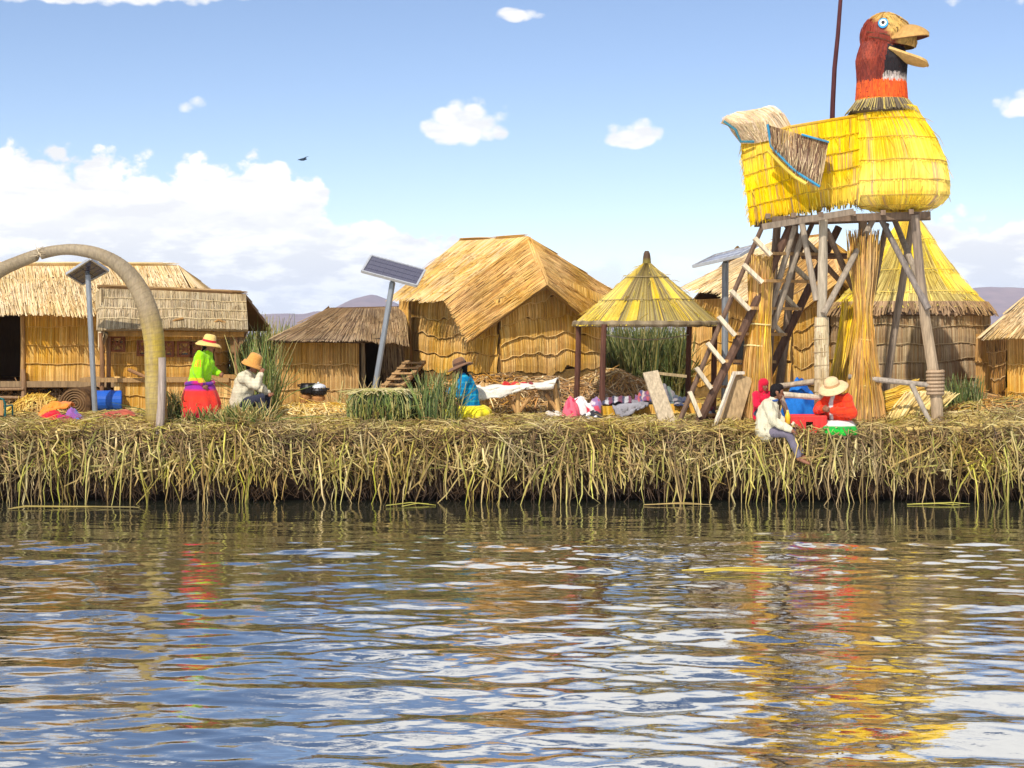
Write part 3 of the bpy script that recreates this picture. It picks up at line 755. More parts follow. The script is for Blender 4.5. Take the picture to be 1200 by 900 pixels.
build_hut_G()

# ---- open pavilion with a conical roof
def build_pavilion():
    c = G(758, 29.6); zz = lambda py: P(0, py, 29.6).z
    t = thing('pavilion', 'open pavilion with grey and yellow conical reed roof on dark thin posts', 'pavilion', c)
    R = 1.30
    prof = [(.07, zz(309)), (.27, zz(321)), (.42, zz(328)), (.72, zz(346)), (1.0, zz(362)), (R, zz(379))]
    pg = PAL((150, 132, 80), (130, 112, 70), (160, 142, 92), (112, 94, 60), (172, 152, 80))
    YD = [mixc(y, C(150, 136, 60), .38) for y in YELL]
    mat_part('roof', t, cone_S(c, prof), 290, 3, YD, lift=.012, vj=.02, over=.02, wave=.006, endj=.02, bu=48, bv=10, row_tint=.05,
             colf=lambda u, v, cc: random.choice(YD) if (0.25 < u < .395 and random.random() < .7) or (mnoise.noise(V((u * 26, v * 3, 1))) > .32 + random.gauss(0, .12)) else mixc(random.choice(pg), random.choice(YELL), max(0, random.gauss(.0, .12))), back=C(120, 100, 54), shag=120, shag_l=.12, seamcol=C(150, 128, 80))
    mb = MB()
    pts = [V((c.x + (R + .01) * math.cos(a), c.y + (R + .01) * math.sin(a), zz(379.5))) for a in [2 * PI * i / 56 for i in range(57)]]
    mb.tube(pts, [.055 + .012 * math.sin(i * 2.4) for i in range(57)], C(130, 112, 80), 8, caps=False, colf=lambda i, k: jit(C(150, 130, 96) if i % 2 else C(110, 92, 66), .1)); mb.build('eave_roll', M_REED, t)
    mb = MB(); p = V((c.x, c.y, zz(312)))
    mb.tube([p + V((0, 0, -.02)), p + V((0, 0, .1)), p + V((0, 0, .16)), p + V((0, 0, .23)), p + V((0, 0, .28))], [.085, .075, .07, .06, .035], C(92, 74, 42), 12, colf=lambda i, k: C(122, 106, 40) if i < 2 else C(84, 62, 44)); mb.build('finial', M_REED, t)
    for px, base, Y in ((676, 499, 29.4), (708, 500, 28.45), (808, 465, 30.5), (838, 460, 29.9)):
        mb = MB(); top = P(px + (2 if px < 700 else 0), 380, Y)
        mb.pole(G(px - 2, Y, -.1), top, .055, .05, C(96, 62, 48), .012); mb.build('post', M_WOOD, t)
    mb = MB()
    pts = [P(708 + (808 - 708) * i / 12, 392 + 6 * math.sin(PI * i / 12) , 28.5 + 2 * i / 12) for i in range(13)]; mb.tube(pts, .012, C(190, 180, 160), 5); mb.build('line', M_CLOTH, t)
build_pavilion()
# ================================================================== REED ARCH
def build_arch():
    t = thing('reed_arch', 'tall curved arch of bound reeds rising over the left end of the bank', 'arch', G(-16, 26.6))
    Y = 26.75
    ctrl = [(184, 506), (183, 470), (182, 430), (180, 395), (173, 362), (160, 334), (142, 313), (118, 299), (92, 293), (70, 293), (46, 298), (22, 307), (0, 317), (-30, 336), (-58, 366), (-76, 404), (-84, 450), (-86, 506)]
    rad = [12.6, 12.4, 12, 12, 11.5, 10.5, 9.2, 7.8, 6.7, 6.2, 6.8, 7.4, 8.2, 9.6, 11, 12.5, 13.2, 13.5]
    def piece(i0, i1, r_in, r_out):
        pts, rs = [], []
        for i in range(i0, i1):
            for k in range(8):
                f = k / 8; p0, p1, p2, p3 = [ctrl[max(0, min(len(ctrl) - 1, j))] for j in (i - 1, i, i + 1, i + 2)]
                q = [0.5 * (2 * p1[d] + (-p0[d] + p2[d]) * f + (2 * p0[d] - 5 * p1[d] + 4 * p2[d] - p3[d]) * f * f + (-p0[d] + 3 * p1[d] - 3 * p2[d] + p3[d]) * f ** 3) for d in (0, 1)]
                pts.append(P(q[0], q[1], Y)); rs.append((rad[i] * (1 - f) + rad[i + 1] * f) * Y / FPX)
        pts.append(P(*ctrl[i1], Y)); rs.append(rad[i1] * Y / FPX)
        return pts, rs
    def wrap(mb, pts, rs, i0):
        # finer resample so the cord windings show as ridges
        P2, R2, q = [], [], []
        L = 0
        for a, b, ra, rb in zip(pts[:-1], pts[1:], rs[:-1], rs[1:]):
            n = max(2, int((b - a).length / 0.017))
            for k in range(n):
                f = k / n; P2.append(a.lerp(b, f)); R2.append(ra + (rb - ra) * f)
        nn = len(P2)
        R3 = [r * (1 + (0.028 if i % 5 == 0 else (0.0 if i % 5 in (1, 4) else 0.012)) + .05 * mnoise.noise(V((i * .06, 3, i0)))) for i, r in enumerate(R2)]
        def cf(i, k):
            z = P2[i].z
            y = max(0, min(1, (3.15 - z) / .5)) * (0.5 + 0.6 * mnoise.noise(V((i * .035, k * .6, 2))) + .25)
            b = mixc(C(152, 132, 100), C(172, 146, 66), max(0, min(1, y)))
            if i % 5 == 0: b = mixc(b, C(132, 112, 84), .4 + .3 * mnoise.noise(V((i * .2, 0, 4))))
            return jit(b, .12, .02)
        mb.tube(P2, R3, None, 26, colf=cf)
    mb = MB(); p, r = piece(0, 10, 0, 0); wrap(mb, p, r, 1); a = mb.build('reed_bundle', M_REED, t, smooth=True)
    mb = MB(); p, r = piece(10, 17, 0, 0); p[0] = p[0] + V((-.012, 0, -.02)); r[0] *= .9; wrap(mb, p, r, 2); mb.build('reed_bundle', M_REED, t, smooth=True)
    mb = MB()
    for _ in range(16):
        q = P(47 + random.uniform(-2, 1), 296 + random.uniform(-6, 5), Y - .08); mb.blade([q, q + V((random.gauss(0, .04), -.03, .02)), q + V((random.gauss(0, .08), -.04, random.gauss(0, .06)))], .006, jit(C(214, 190, 150), .1))
    mb.build('frayed_end', M_REED, t)
build_arch()
mb = MB(); mb.pole(G(186, 26.45, -.15), P(190, 419, 26.45), .075, .06, C(166, 148, 134), .02, 10)
tag(mb.build('stake', M_WOOD, loc=G(186, 26.45)), 'grey weathered stake set against the foot of the reed arch', 'stake')

# ================================================================== DUCK TOWER
def build_tower():
    t = thing('lookout_tower', 'grey pole tower with splayed braces carrying the yellow reed duck', 'tower', G(1000, 27.2))
    YF, YB = 26.75, 28.3
    def pole(a, b, r0, r1, col, name, bend=.015): mb = MB(); mb.pole(a, b, r0, r1, col, bend, 10, 9); return mb.build(name, M_WOOD, t)
    g = WOODG
    pole(G(963, YF, -.2), P(965, 256, YF), .095, .075, C(176, 160, 136), 'post', .006)
    # reed wrapping on the front post
    mb = MB(); a, b = P(963, 500, YF), P(962, 372, YF)
    mat_reeds(mb, cone_S(a, [(.105, b.z), (.108, (a.z + b.z) / 2), (.112, a.z - .1)]), 34, 9, PAL((206, 184, 144), (190, 166, 126), (214, 194, 158), (176, 150, 110)), lift=.006, vj=.03, tent=.004, wave=.004)
    for i in range(8):
        z0 = a.lerp(b, (i + .6) / 8.3)
        mb.tube([z0 + V((.122 * math.cos(q), .122 * math.sin(q), q * .004)) for q in [k * PI / 8 for k in range(17)]], .008, jit(C(190, 164, 124), .12), 5)
    mb.build('wrapping', M_REED, t)
    mb = MB(); pts = [G(1100, YF, -.2), P(1096, 452, YF), P(1093, 430, YF), P(1085, 380, YF), P(1078, 320, YF), P(1072, 252, YF)]
    mb.tube(pts, [.1, .1, .095, .09, .08, .075], g, 10, colf=lambda i, k: jit(C(176, 152, 122) if i < 4 else C(140, 122, 104), .08)); mb.build('post', M_WOOD, t)
    mb = MB()
    for i in range(7):
        z0 = P(1096, 462 - i * 4.2, YF); mb.tube([z0 + V((.125 * math.cos(q), .125 * math.sin(q), .004 * q)) for q in [k * PI / 8 for k in range(17)]], .03, jit(C(172, 142, 108), .15), 6)
    mb.build('wrapping', M_REED, t)
    pole(G(897, YF + 1.1, -.2), P(911, 262, YF + .9), .075, .07, C(136, 114, 94), 'post')
    pole(G(906, YB, -.2), P(932, 262, YB), .075, .06, C(138, 116, 94), 'post')
    pole(G(1006, YB, -.2), P(1011, 257, YB), .085, .075, C(146, 124, 100), 'post')
    pole(G(1030, YB + .2, -.2), P(1070, 255, YB + .1), .07, .06, C(146, 128, 108), 'post')
    for (x0, y0, Y0, x1, y1, Y1, c) in ((902, 368, 27.45, 932, 264, 27.1, g), (905, 385, 27.5, 941, 272, 27.3, g), (957, 352, 26.75, 940, 262, 26.9, g),
            (1000, 338, 28.0, 969, 270, 26.8, C(128, 106, 86)), (965, 368, 26.62, 1026, 252, 27.3, g), (1088, 362, 26.6, 1030, 252, 27.2, C(134, 122, 112)),
            (1081, 338, 26.72, 1046, 252, 27.9, g), (1023, 344, 28.1, 1039, 262, 27.6, C(128, 106, 86)), (940, 300, 27.9, 1003, 300, 28.1, C(120, 90, 68)),
            (920, 262, 27.9, 985, 330, 28.2, C(126, 98, 74))):
        pole(P(x0, y0, Y0), P(x1, y1, Y1), .055, .05, c, 'brace', .006)
    def bm(a, b, w, h, c, name='platform_beam'): mb = MB(); mb.beam(a, b, w, h, jit(c, .1)); mb.build(name, M_WOOD, t)
    bm(P(893, 266, 26.55), P(1000, 248, 26.5), .12, .10, C(142, 124, 104))
    bm(P(905, 258, 26.95), P(1090, 252, 26.75), .10, .12, C(122, 100, 80))
    bm(P(884, 262, 28.5), P(1090, 254, 28.3), .10, .12, C(122, 100, 80))
    for px in (900, 930, 962, 1000, 1035, 1068): bm(P(px, 253 - (px - 900) * .03, 26.45), P(px - 2, 256 - (px - 900) * .03, 28.6), .08, .08, C(126, 104, 84), 'joist')
    a, b = P(1020, 442, 26.85), P(1096, 452, 26.7)
    pole(a + V((-.3, .3, .0)), b, .045, .045, C(160, 146, 130), 'rail'); pole(P(1068, 450, 26.7), G(1092, 26.5, 0), .045, .04, C(164, 150, 132), 'strut')
    pole(P(895, 455, 27.2), P(970, 445, 26.9), .045, .05, C(170, 152, 128), 'rail')
    pole(P(912, 462, 26.6), P(962, 466, 26.65), .05, .045, C(196, 180, 156), 'rail'); pole(G(926, 26.7, 0), P(916, 466, 26.6), .045, .04, C(190, 170, 146), 'strut')
build_tower()
mb = MB(); mb.pole(P(1055, 491, 27.4), P(1165, 490, 27.8), .075, .065, C(158, 136, 110), .01)
tag(mb.build('log', M_WOOD, loc=G(1110, 27.6)), 'grey log lying behind the right tower post', 'log')

def build_duck():
    t = thing('reed_duck', 'giant yellow reed duck with red neck and open bill on the tower', 'duck sculpture', P(990, 250, 27.4))
    zz = lambda py, Y=27.2: P(0, py, Y).z
    cb = P(1055, 200, 27.15)                                     # axis of the round breast
    px = 27.15 / FPX
    prof = [(37, 127, -19), (39.5, 138, -17), (44.5, 152, -11), (49.5, 172, -6), (53.5, 193, -2), (55.5, 211, -1), (56, 226, -1), (52, 236, -1), (41, 243, -2), (20, 247, -2)]
    prof = [(a * px, zz(b), d * px) for a, b, d in prof]
    stain = lambda u, v, c: mixc(random.choice(PAL((196, 156, 116), (206, 160, 90), (222, 190, 110), (176, 140, 110))), c, random.uniform(0, .6)) if mnoise.noise(V((u * 26, v * 3, 7))) + .5 * mnoise.noise(V((u * 80, v * 5, 2))) > .33 + random.gauss(0, .14) else jit(c, .08)
    mat_part('breast', t, cone_S(cb, prof), 260, 7, YELL, lift=.013, vj=.012, over=.02, wave=.012, waven=4, bu=48, bv=14, colf=stain, back=C(190, 150, 20), row_tint=.05, tent=.009, seamcol=C(204, 160, 36), shag=260, shag_l=.1, endj=.03)
    # boat shaped rear: two sides, stern, deck
    n_t, n_b = P(1014, 134, 26.93), P(1008, 233, 26.84); f_t, f_b = P(1014, 134, 27.4), P(1010, 235, 27.6)
    s_nt, s_nb = P(869, 168, 27.3), P(880, 260, 27.15); s_ft, s_fb = P(873, 168, 28.5), P(886, 256, 28.4)
    mid_t = P(925, 149, 26.85); mid_b = P(942, 246, 26.80)
    kw = dict(lift=.013, vj=.012, over=.02, wave=.012, row_tint=.03, back=C(190, 150, 20), colf=stain, tent=.009, seamcol=C(200, 156, 34), shag=110, shag_l=.12, endj=.05)
    mat_part('near_side', t, loft([s_nt, mid_t, n_t], [s_nb, mid_b, n_b], .10), 150, 5, YELL, **kw)
    mat_part('far_side', t, loft([f_t, P(925, 149, 28.2), s_ft], [f_b, P(940, 248, 28.1), s_fb], .08), 90, 5, YELL, **kw)
    mat_part('stern', t, quad(s_ft, s_nt, s_fb, s_nb), 70, 5, YELL, **kw)
    mb = MB(); mb.slab(quad(s_nb + V((0, 0, .02)), n_b + V((0, 0, .02)), s_fb + V((0, 0, .02)), f_b + V((0, 0, .02))), 6, 4, -.03, .03, C(150, 116, 60)); mb.build('deck', M_WOOD, t)
    mb = MB()
    for a, b in ((s_nt, mid_t), (mid_t, n_t)): mb.tube([a, a.lerp(b, .5), b], .03, C(206, 160, 40), 8)
    mb.build('gunwale', M_REED, t)
    # tail
    tl = PAL((228, 200, 160), (214, 184, 144), (238, 214, 178), (196, 160, 118), (222, 196, 140))
    S = loft([P(882, 167, 27.25), P(906, 160, 27.3), P(927, 148, 28.0)], [P(847, 140, 27.2), P(866, 133, 27.8), P(892, 129, 28.4)])
    S2 = lambda u, v: S(u, v) + V((0, 0, .17 * math.sin(PI * min(max(v, 0), 1)) * (.35 + .65 * u)))
    mb = MB(); mat_reeds(mb, S2, 80, 3, tl, lift=.02, vj=.12, ang=.012, back=C(196, 168, 122), endj=.05, t_back=.07, bu=12, bv=10, seg=5, inv=-1); mat_reeds(mb, lambda u, v: S2(u, v) - nrm(S2, min(max(u, 0), 1), min(max(v, 0), 1)) * -.07, 50, 2, tl, lift=.0, inv=1, seg=4)
    tail = mb.build('tail', M_REED, t)
    mb = MB()
    S3 = loft([P(868, 168, 27.2), P(884, 168, 27.12), P(904, 164, 26.95)], [P(848, 141, 27.18), P(866, 146, 27.08), P(900, 142, 26.95)])
    mat_reeds(mb, S3, 50, 2, tl, lift=.02, ang=.05, back=C(190, 160, 112), seg=3, vj=.1, inv=-1); mat_reeds(mb, S3, 50, 2, tl, lift=.02, ang=.05, seg=3, vj=.1); mb.build('tail_skirt', M_REED, tail)
    mb = MB(); mb.tube([P(848, 142, 27.12), P(862, 152, 27.08), P(868, 166, 27.1), P(884, 166, 27.05)], .022, C(60, 116, 130), 6); mb.build('tail_trim', M_PAINT, tail)
    # wing
    wp = PAL((170, 140, 100), (150, 118, 84), (190, 160, 116), (128, 98, 74), (206, 178, 130), (118, 82, 62))
    W = loft([P(899, 146, 26.62), P(935, 157, 26.5), P(971, 167, 26.4)], [P(903, 172, 26.62), P(930, 200, 26.5), P(960, 219, 26.38)], .05)
    mb = MB()
    wc = lambda u, v, c: mixc(c, random.choice(PAL((232, 190, 80), (216, 190, 150))), .7) if abs(u - .35) < .07 + random.gauss(0, .03) else (mixc(c, C(120, 62, 48), .5) if u > .55 and random.random() < .35 else c)
    mat_reeds(mb, W, 110, 2, wp, lift=.03, ang=.02, vj=.06, back=C(120, 92, 62), t_back=.09, colf=wc, seg=2, row_tint=.03, over=.02); wing = mb.build('wing', M_REED, t)
    mb = MB()
    for _ in range(150):
        u = random.random(); a = W(u, random.uniform(.1, .7)); b = W(u + random.gauss(0, .03), 1) + V((0, -.04, random.gauss(-.03, .03)))
        mb.blade([a + V((0, -.035, 0)), (a + b) / 2 + V((0, -.06, 0)), b], .008, jit(random.choice(wp), .2))
    mb.build('wing_feather', M_REED, wing)
    mb = MB(); o = V((0, -.05, 0)); tq = C(50, 140, 176)
    def tr(pts, w=.028): mb.tube([V(p) + o for p in pts], w, tq, 8, colf=lambda i, k: jit(mixc(tq, random.choice((tq, C(90, 110, 116), C(140, 120, 90))), random.random() * .6), .2))
    tr([W(0, v) for v in (0, .35, .7, 1)], .022); tr([W(u, 1) for u in (0, .2, .4, .6, .8, 1)], .022); tr([W(u, 0) for u in (.55, .7, .85, 1)], .018)
    mb.build('wing_trim', M_PAINT, wing)
    mb = MB(); tr2 = [W(u, 1.0) + V((-.05, -.02, -.06)) for u in (-.0, .2, .4, .6, .8)]; mb.tube(tr2, .03, C(222, 186, 60), 7, colf=lambda i, k: jit(C(222, 186, 60), .15)); mb.build('wing_edge', M_REED, wing)
    # neck and head. painted reeds
    cn = P(1033, 90, 27.1)
    p2 = 27.1 / FPX
    def neckx(z):   # the neck leans a little forward as it rises
        return 0
    red, dred, org, blk, wht, tan = C(136, 52, 34), C(104, 40, 30), C(226, 74, 26), C(34, 26, 28), C(196, 180, 168), C(206, 164, 88)
    def paint(u, v, c):
        a = (u - .5) * 2 * PI                                   # 0 toward the camera, + to the front of the duck
        front = math.cos(a - PI / 2 * .9)
        if v > .72: return jit(mixc(mixc(org, red, max(0, -front) * .8), C(240, 110, 30), random.random() * .7), .2) if v < .95 else C(214, 150, 40)
        if v > .62 and front > .0: return mixc(wht, blk, max(0, min(1, (.68 - v) * 14 + random.gauss(0, .25))))
        if front > .12 + .08 * math.sin(v * 9) and v > .16: return jit(blk, .3)
        return jit(mixc(mixc(red, dred, random.random()), C(180, 76, 44), max(0, mnoise.noise(V((u * 9, v * 4, 1))))), .25, .08)
    nz = [(22, 46), (24.5, 54), (27.5, 63), (29.5, 72), (28.5, 84), (28, 95), (29, 108), (30, 123)]
    S = cone_S(V((cn.x, cn.y, 0)), [(r * p2, P(0, y, 27.1).z) for r, y in nz])
    # colours change along the reeds: short reeds in many rows
    mat_part('neck', t, S, 130, 18, [red], material=M_PAINT, seams=False, lift=.003, over=.01, wave=.003, colf=paint, back=dred, bu=32, row_tint=.02, vj=.025, tent=.004, seg=2)
    mb = MB(); rf = PAL((110, 96, 74), (90, 76, 60), (168, 148, 100), (196, 172, 90))
    mat_reeds(mb, cone_S(V((cn.x + .01, cn.y, 0)), [(30 * p2, P(0, 118, 27.1).z), (33 * p2, P(0, 124, 27.1).z), (39 * p2, P(0, 133, 27.1).z)]), 150, 1, rf, vj=.12, lift=.03, ang=.004, back=C(90, 76, 54), bu=32); mb.build('collar', M_REED, t)
    # head: a dome that bulges to the front
    hc = P(1039, 44, 27.1)
    def H(u, v):
        a = 2 * PI * u; th = PI * .62 * v
        d = V((math.sin(th) * math.cos(a), math.sin(th) * math.sin(a), math.cos(th)))
        f = max(0, d.x)
        r = V((30.5 + 4.5 * f, 27, 29 - 3 * f)) * p2
        return V((hc.x + d.x * r.x, hc.y + d.y * r.y, hc.z + d.z * r.z - .05 * f))
    def hp(u, v):
        a = 2 * PI * u; fx = math.cos(a) * math.sin(PI * .62 * v); top = math.cos(PI * .62 * v)
        q = fx + .75 * top + .12 * mnoise.noise(V((u * 20, v * 8, 2)))
        m = mnoise.noise(V((u * 26, v * 11, 6))); return jit(mixc(tan, C(120, 90, 50), max(0, m) * .9), .12) if q > .02 else (mixc(tan, red, .55) if q > -.1 else jit(red, .15))
    mb = MB(); mb.grid(H, 60, 26, tan, colf=lambda u, v: hp(u, v), flip=True)
    for _ in range(420):
        u, v = random.random(), random.uniform(.02, .95); a = 2 * PI * u
        fr = math.cos(a) > 0
        p0 = H(u, v); p1 = H(u + random.gauss(0, .012), min(1, v + random.uniform(.06, .16)))
        nn = (p0 - hc).normalized() * .008
        c = hp(u, v); mb.blade([p0 + nn, (p0 + p1) / 2 + nn * 1.6, p1 + nn], .007, jit(mixc(c, C(90, 66, 40), .35 if random.random() < .2 else 0), .22))
    head = mb.build('head', M_PAINT, t)
    mb = MB()
    for (a, b, c2) in (((1032, 25), (1046, 38), (1045, 52)), ((1046, 20), (1058, 30), (1066, 38)), ((1012, 40), (1030, 44), (1044, 50)), ((1014, 46), (1026, 49), (1040, 54))):
        ps = []
        for q in (a, b, c2):
            d = P(q[0], q[1], 27.1) - hc; yy = math.sqrt(max(0, 1 - (d.x / (33 * p2)) ** 2 - (d.z / (29 * p2)) ** 2)) * 27.5 * p2
            ps.append(V((hc.x + d.x, hc.y - yy - .005, hc.z + d.z)))
        mb.tube(ps, .006, C(92, 66, 40), 5)
    mb.build('stitching', M_REED, head)
    # eye on both cheeks
    for s in (-1, 1):
        d = P(1029.5, 31.5, 27.1) - hc
        yy = math.sqrt(max(0, 1 - (d.x / (31 * p2)) ** 2 - (d.z / (29 * p2)) ** 2)) * 27 * p2
        ec = V((hc.x + d.x, hc.y + s * (yy + .01), hc.z + d.z)); n = V((d.x * .8, s * (yy * 1.1), d.z)).normalized()
        Rm = n.to_track_quat('Z', 'Y').to_matrix()
        def disc(r, off, col, th=.012, sx=.85):
            mb = MB(); o = [ec + n * off + Rm @ V((r * sx * math.cos(q), r * math.sin(q), 0)) for q in [2 * PI * k / 24 for k in range(24)]]
            mb.add(o + [p + n * th for p in o], [tuple(range(24))[::-1], tuple(range(24, 48))] + [(k, (k + 1) % 24, 24 + (k + 1) % 24, 24 + k) for k in range(24)], col); return mb
        eye = disc(.096, -.01, C(56, 150, 206), .02).build('eye', M_PAINT, head)
        disc(.066, .011, C(240, 234, 226), .008).build('eye_white', M_PAINT, head)
        disc(.034, .02, C(24, 26, 34), .008).build('pupil', M_PAINT, head)
    # bill
    def bill(root, tip, w0, w1, sag, th, col_in, col_out, name):
        root, tip = V(root), V(tip); d = tip - root
        def B(u, v):
            x = min(max(u, 0), 1)
            w = (w0 + (w1 - w0) * x) * math.sqrt(max(0.0, 1 - max(0, (x - .55) / .45) ** 2.4)) * .5
            y = (v - .5) * 2
            return root + d * x + V((0, y * w, 0)) + V((0, 0, sag * (1 - y * y) * math.sin(PI * min(1, .15 + x * .75))))
        mb = MB(); mb.slab(B, 18, 10, -th, th, col_out)
        nv = len(mb.v) // 2
        mb.c = [col_out if (i < nv) == (name == 'lower_bill') else col_in for i in range(len(mb.v))]
        if name == 'lower_bill': mb.c = [col_in] * len(mb.v)
        return mb.build(name, M_PAINT, t, smooth=False)
    bill(P(1040, 50, 26.98), P(1088, 43, 26.7), .66, .56, .24, .014, C(190, 146, 82), C(104, 56, 40), 'upper_bill')
    bill(P(1038, 58, 26.92), P(1087, 76, 26.68), .46, .66, -.07, .022, C(206, 164, 98), C(176, 130, 72), 'lower_bill')
build_duck()
mb = MB(); pts = [P(975, 150, 27.6), P(976, 120, 27.6), P(978, 80, 27.6), P(982, 40, 27.6), P(985, 0, 27.6), P(986, -30, 27.6)]
mb.tube(pts, [.045, .042, .04, .037, .034, .032], C(84, 44, 44), 9)
tag(mb.build('flagpole', M_WOOD, loc=pts[0]), 'thin dark slightly bent pole rising from the back of the reed duck', 'pole')

# ================================================================== STAIRCASE TO THE DUCK
def build_stairs():
    t = thing('staircase', 'steep open wooden staircase of dark stringers leading up to the duck tower', 'staircase', G(815, 27.2))
    def side(dx, dY, c1, c2, full):
        Y0 = 26.9 + dY
        def st(x0, y0, x1, y1, r, c, name='stringer'):
            mb = MB(); mb.pole(P(x0 + dx, y0, Y0), P(x1 + dx, y1, Y0 + .3), r, r * .9, c, .006, 8); mb.build(name, M_WOOD, t)
        st(793, 502, 895, 262, .045, C(112, 88, 70))
        st(815, 504, 926, 266, .075, C(98, 72, 56))
        for (xa, ya, xb, yb) in ((808, 459, 820, 488), (816, 431, 833, 455), (829, 402, 848, 425), (842, 371, 861, 393), (857, 341, 878, 363), (871, 310, 893, 331), (884, 279, 903, 299)):
            if full or ya < 400:
                mb = MB(); mb.beam(P(xa + dx, ya, Y0 - .02), P(xb + dx, yb, Y0 - .02), .20, .065, jit(C(208, 190, 160), .12), up=V((.7, 0, .7))); mb.build('cleat', M_WOOD, t)
    side(0, 0, 0, 0, True); side(57, 1.2, 0, 0, False)
    for i, (xb, yb) in enumerate(((820, 486), (833, 453), (848, 423), (861, 391), (878, 361), (893, 329), (903, 297))):
        mb = MB(); mb.beam(P(xb, yb, 26.95), P(xb + 57, yb + 1, 28.1), .16, .05, jit(C(186, 146, 96), .1)); mb.build('tread', M_WOOD, t)
build_stairs()

# ================================================================== SHEAVES, PLANKS, STRAW PILES
mb = MB(); sheaf(mb, G(884, 27.25, -.05), P(893, 298, 27.2), [(0, .35), (.2, .27), (.45, .21), (.62, .18), (.8, .19), (.93, .22), (1, .2)], 860, YSTRAW[:2] + GOLD_D + PAL((190, 150, 80)), .012, top=.9, messy=.04)
t1 = thing('reed_sheaf', 'tall upright yellow reed sheaf standing beside the staircase, tied twice', 'reed sheaf', G(884, 27.25), 'standing sheaves under the duck tower')
mb.build('stems', M_REED, t1)
for py in (380, 405):
    mb = MB(); c = P(889 - (py - 380) * .1, py, 27.22); mb.tube([c + V((.205 * math.cos(a), .205 * math.sin(a), .01 * math.sin(a * 2))) for a in [k * PI / 10 for k in range(21)]], .014, C(232, 206, 140), 6); mb.build('binding', M_REED, t1)
mb = MB(); sheaf(mb, G(1012, 27.2, -.05), P(1012, 268, 27.2), [(0, .40), (.15, .31), (.3, .22), (.45, .15), (.58, .12), (.66, .15), (.78, .21), (1, .29)], 820, GOLD_D + YSTRAW[:2] + PAL((196, 154, 84), (176, 134, 74), (160, 120, 68)), .012, top=.66, messy=.05)
t2 = thing('reed_sheaf', 'waisted golden reed sheaf with flared top standing right of the woman in orange', 'reed sheaf', G(1012, 27.2), 'standing sheaves under the duck tower')
mb.build('stems', M_REED, t2)
for py, r in ((352, .13), (398, .155), (452, .25)):
    mb = MB(); c = P(1012, py, 27.2); mb.tube([c + V((r * math.cos(a), r * math.sin(a), .01 * math.sin(a * 2))) for a in [k * PI / 10 for k in range(21)]], .012, C(222, 190, 110), 6); mb.build('binding', M_REED, t2)
mb = MB(); sheaf(mb, P(980, 470, 27.9), P(999, 352, 28.1), [(0, .2), (.4, .15), (.8, .15), (1, .19)], 360, YELL[:2] + YSTRAW, .012)
tag(mb.build('reed_sheaf', M_REED, loc=G(980, 27.9)), 'smaller bright yellow sheaf leaning behind the waisted one', 'reed sheaf', 'standing sheaves under the duck tower')
for args in ((P(1010, 478, 27.9), P(1080, 456, 28.3), .18, YSTRAW, 'golden reed bundle lying crosswise on top of the pile behind the right tower post'),
             (P(1012, 492, 27.6), P(1078, 470, 28.2), .17, YSTRAW, 'yellow reed bundle lying in the middle of the pile behind the right tower post')):
    mb = MB(); sheaf(mb, args[0], args[1], [(0, args[2]), (.5, args[2] * .8), (1, args[2] * 1.15)], 420, args[3], .013)
    tag(mb.build('reed_bundle', M_REED, loc=args[0]), args[4], 'reed bundle', 'loose bundles right of the tower')
mb = MB()
for i in range(700):
    u = random.random(); a = P(1040 + u * 40 + random.gauss(0, 4), 502, 26.9 + random.uniform(0, .4)); b = P(1066 + u * 48 + random.gauss(0, 4), 458 + random.uniform(0, 10), 27.6 + random.uniform(0, .3))
    b.z -= .0; mb.blade([a, a.lerp(b, .5) + V((0, -.05, .06)), b], .014, jit(random.choice(PALE), .15))
tag(mb.build('reed_bundle', M_REED, loc=G(1060, 27)), 'pale cut reeds fanned out on the ground beside the right tower post', 'reed bundle', 'loose bundles right of the tower')

def pile(name, label, c, rx, ry, h, n, pal, cat='straw pile', core=C(150, 120, 66), L=(.25, .7), sag=1.0):
    mb = MB(); c = V(c)
    hf = lambda x, y: h * max(0, 1 - (x / rx) ** 2 - (y / ry) ** 2) ** .8 * (1 + .25 * mnoise.noise(V((x * 1.6 + c.x, y * 1.6, 1))))
    N = 28
    S = lambda u, v: (lambda r, a: V((c.x + rx * r * math.cos(a), c.y + ry * r * math.sin(a), c.z - .05 + hf(rx * r * math.cos(a), ry * r * math.sin(a)) * .93)))(v, 2 * PI * u)
    mb.grid(S, 40, 8, core)
    for _ in range(n):
        a, q = random.uniform(0, 2 * PI), math.sqrt(random.random()) * 1.03
        x, y = rx * q * math.cos(a), ry * q * math.sin(a); z = c.z + hf(x, y)
        l = random.uniform(*L); an = random.uniform(0, 2 * PI); 
        g1 = V((math.cos(an), math.sin(an), 0)) * l / 2
        e1, e2 = hf(x + g1.x, y + g1.y), hf(x - g1.x, y - g1.y)
        mb.blade([V((c.x + x - g1.x, c.y + y - g1.y, c.z + e2 + random.gauss(0.0, .05))), V((c.x + x, c.y + y, z + .02 + random.random() * .05)), V((c.x + x + g1.x, c.y + y + g1.y, c.z + e1 + random.gauss(0, .05)))], .011, jit(random.choice(pal), .22, .04))
    return tag(mb.build(name, M_REED, loc=c), label, cat)
pile('straw_pile', 'broad mound of loose brown straw beneath the largest hut', G(610, 31.2), 2.6, 1.6, .62, 2600, GOLD_D + BROWN + THATCH[:1])
pile('straw_pile', 'straw heap sloping down behind the pavilion', G(715, 31.6), 1.1, .9, .75, 1000, GOLD_D + BROWN[:2] + THATCH[:2])
pile('straw_pile', 'low flat heap of yellow straw in front of the brown hut', G(370, 28.6), 1.0, .7, .22, 700, PALE + YSTRAW)
pile('straw_pile', 'straw heap at the right end of the bank before the edge hut', G(1180, 28.0), 1.4, .8, .3, 900, BANK + GOLD_D)
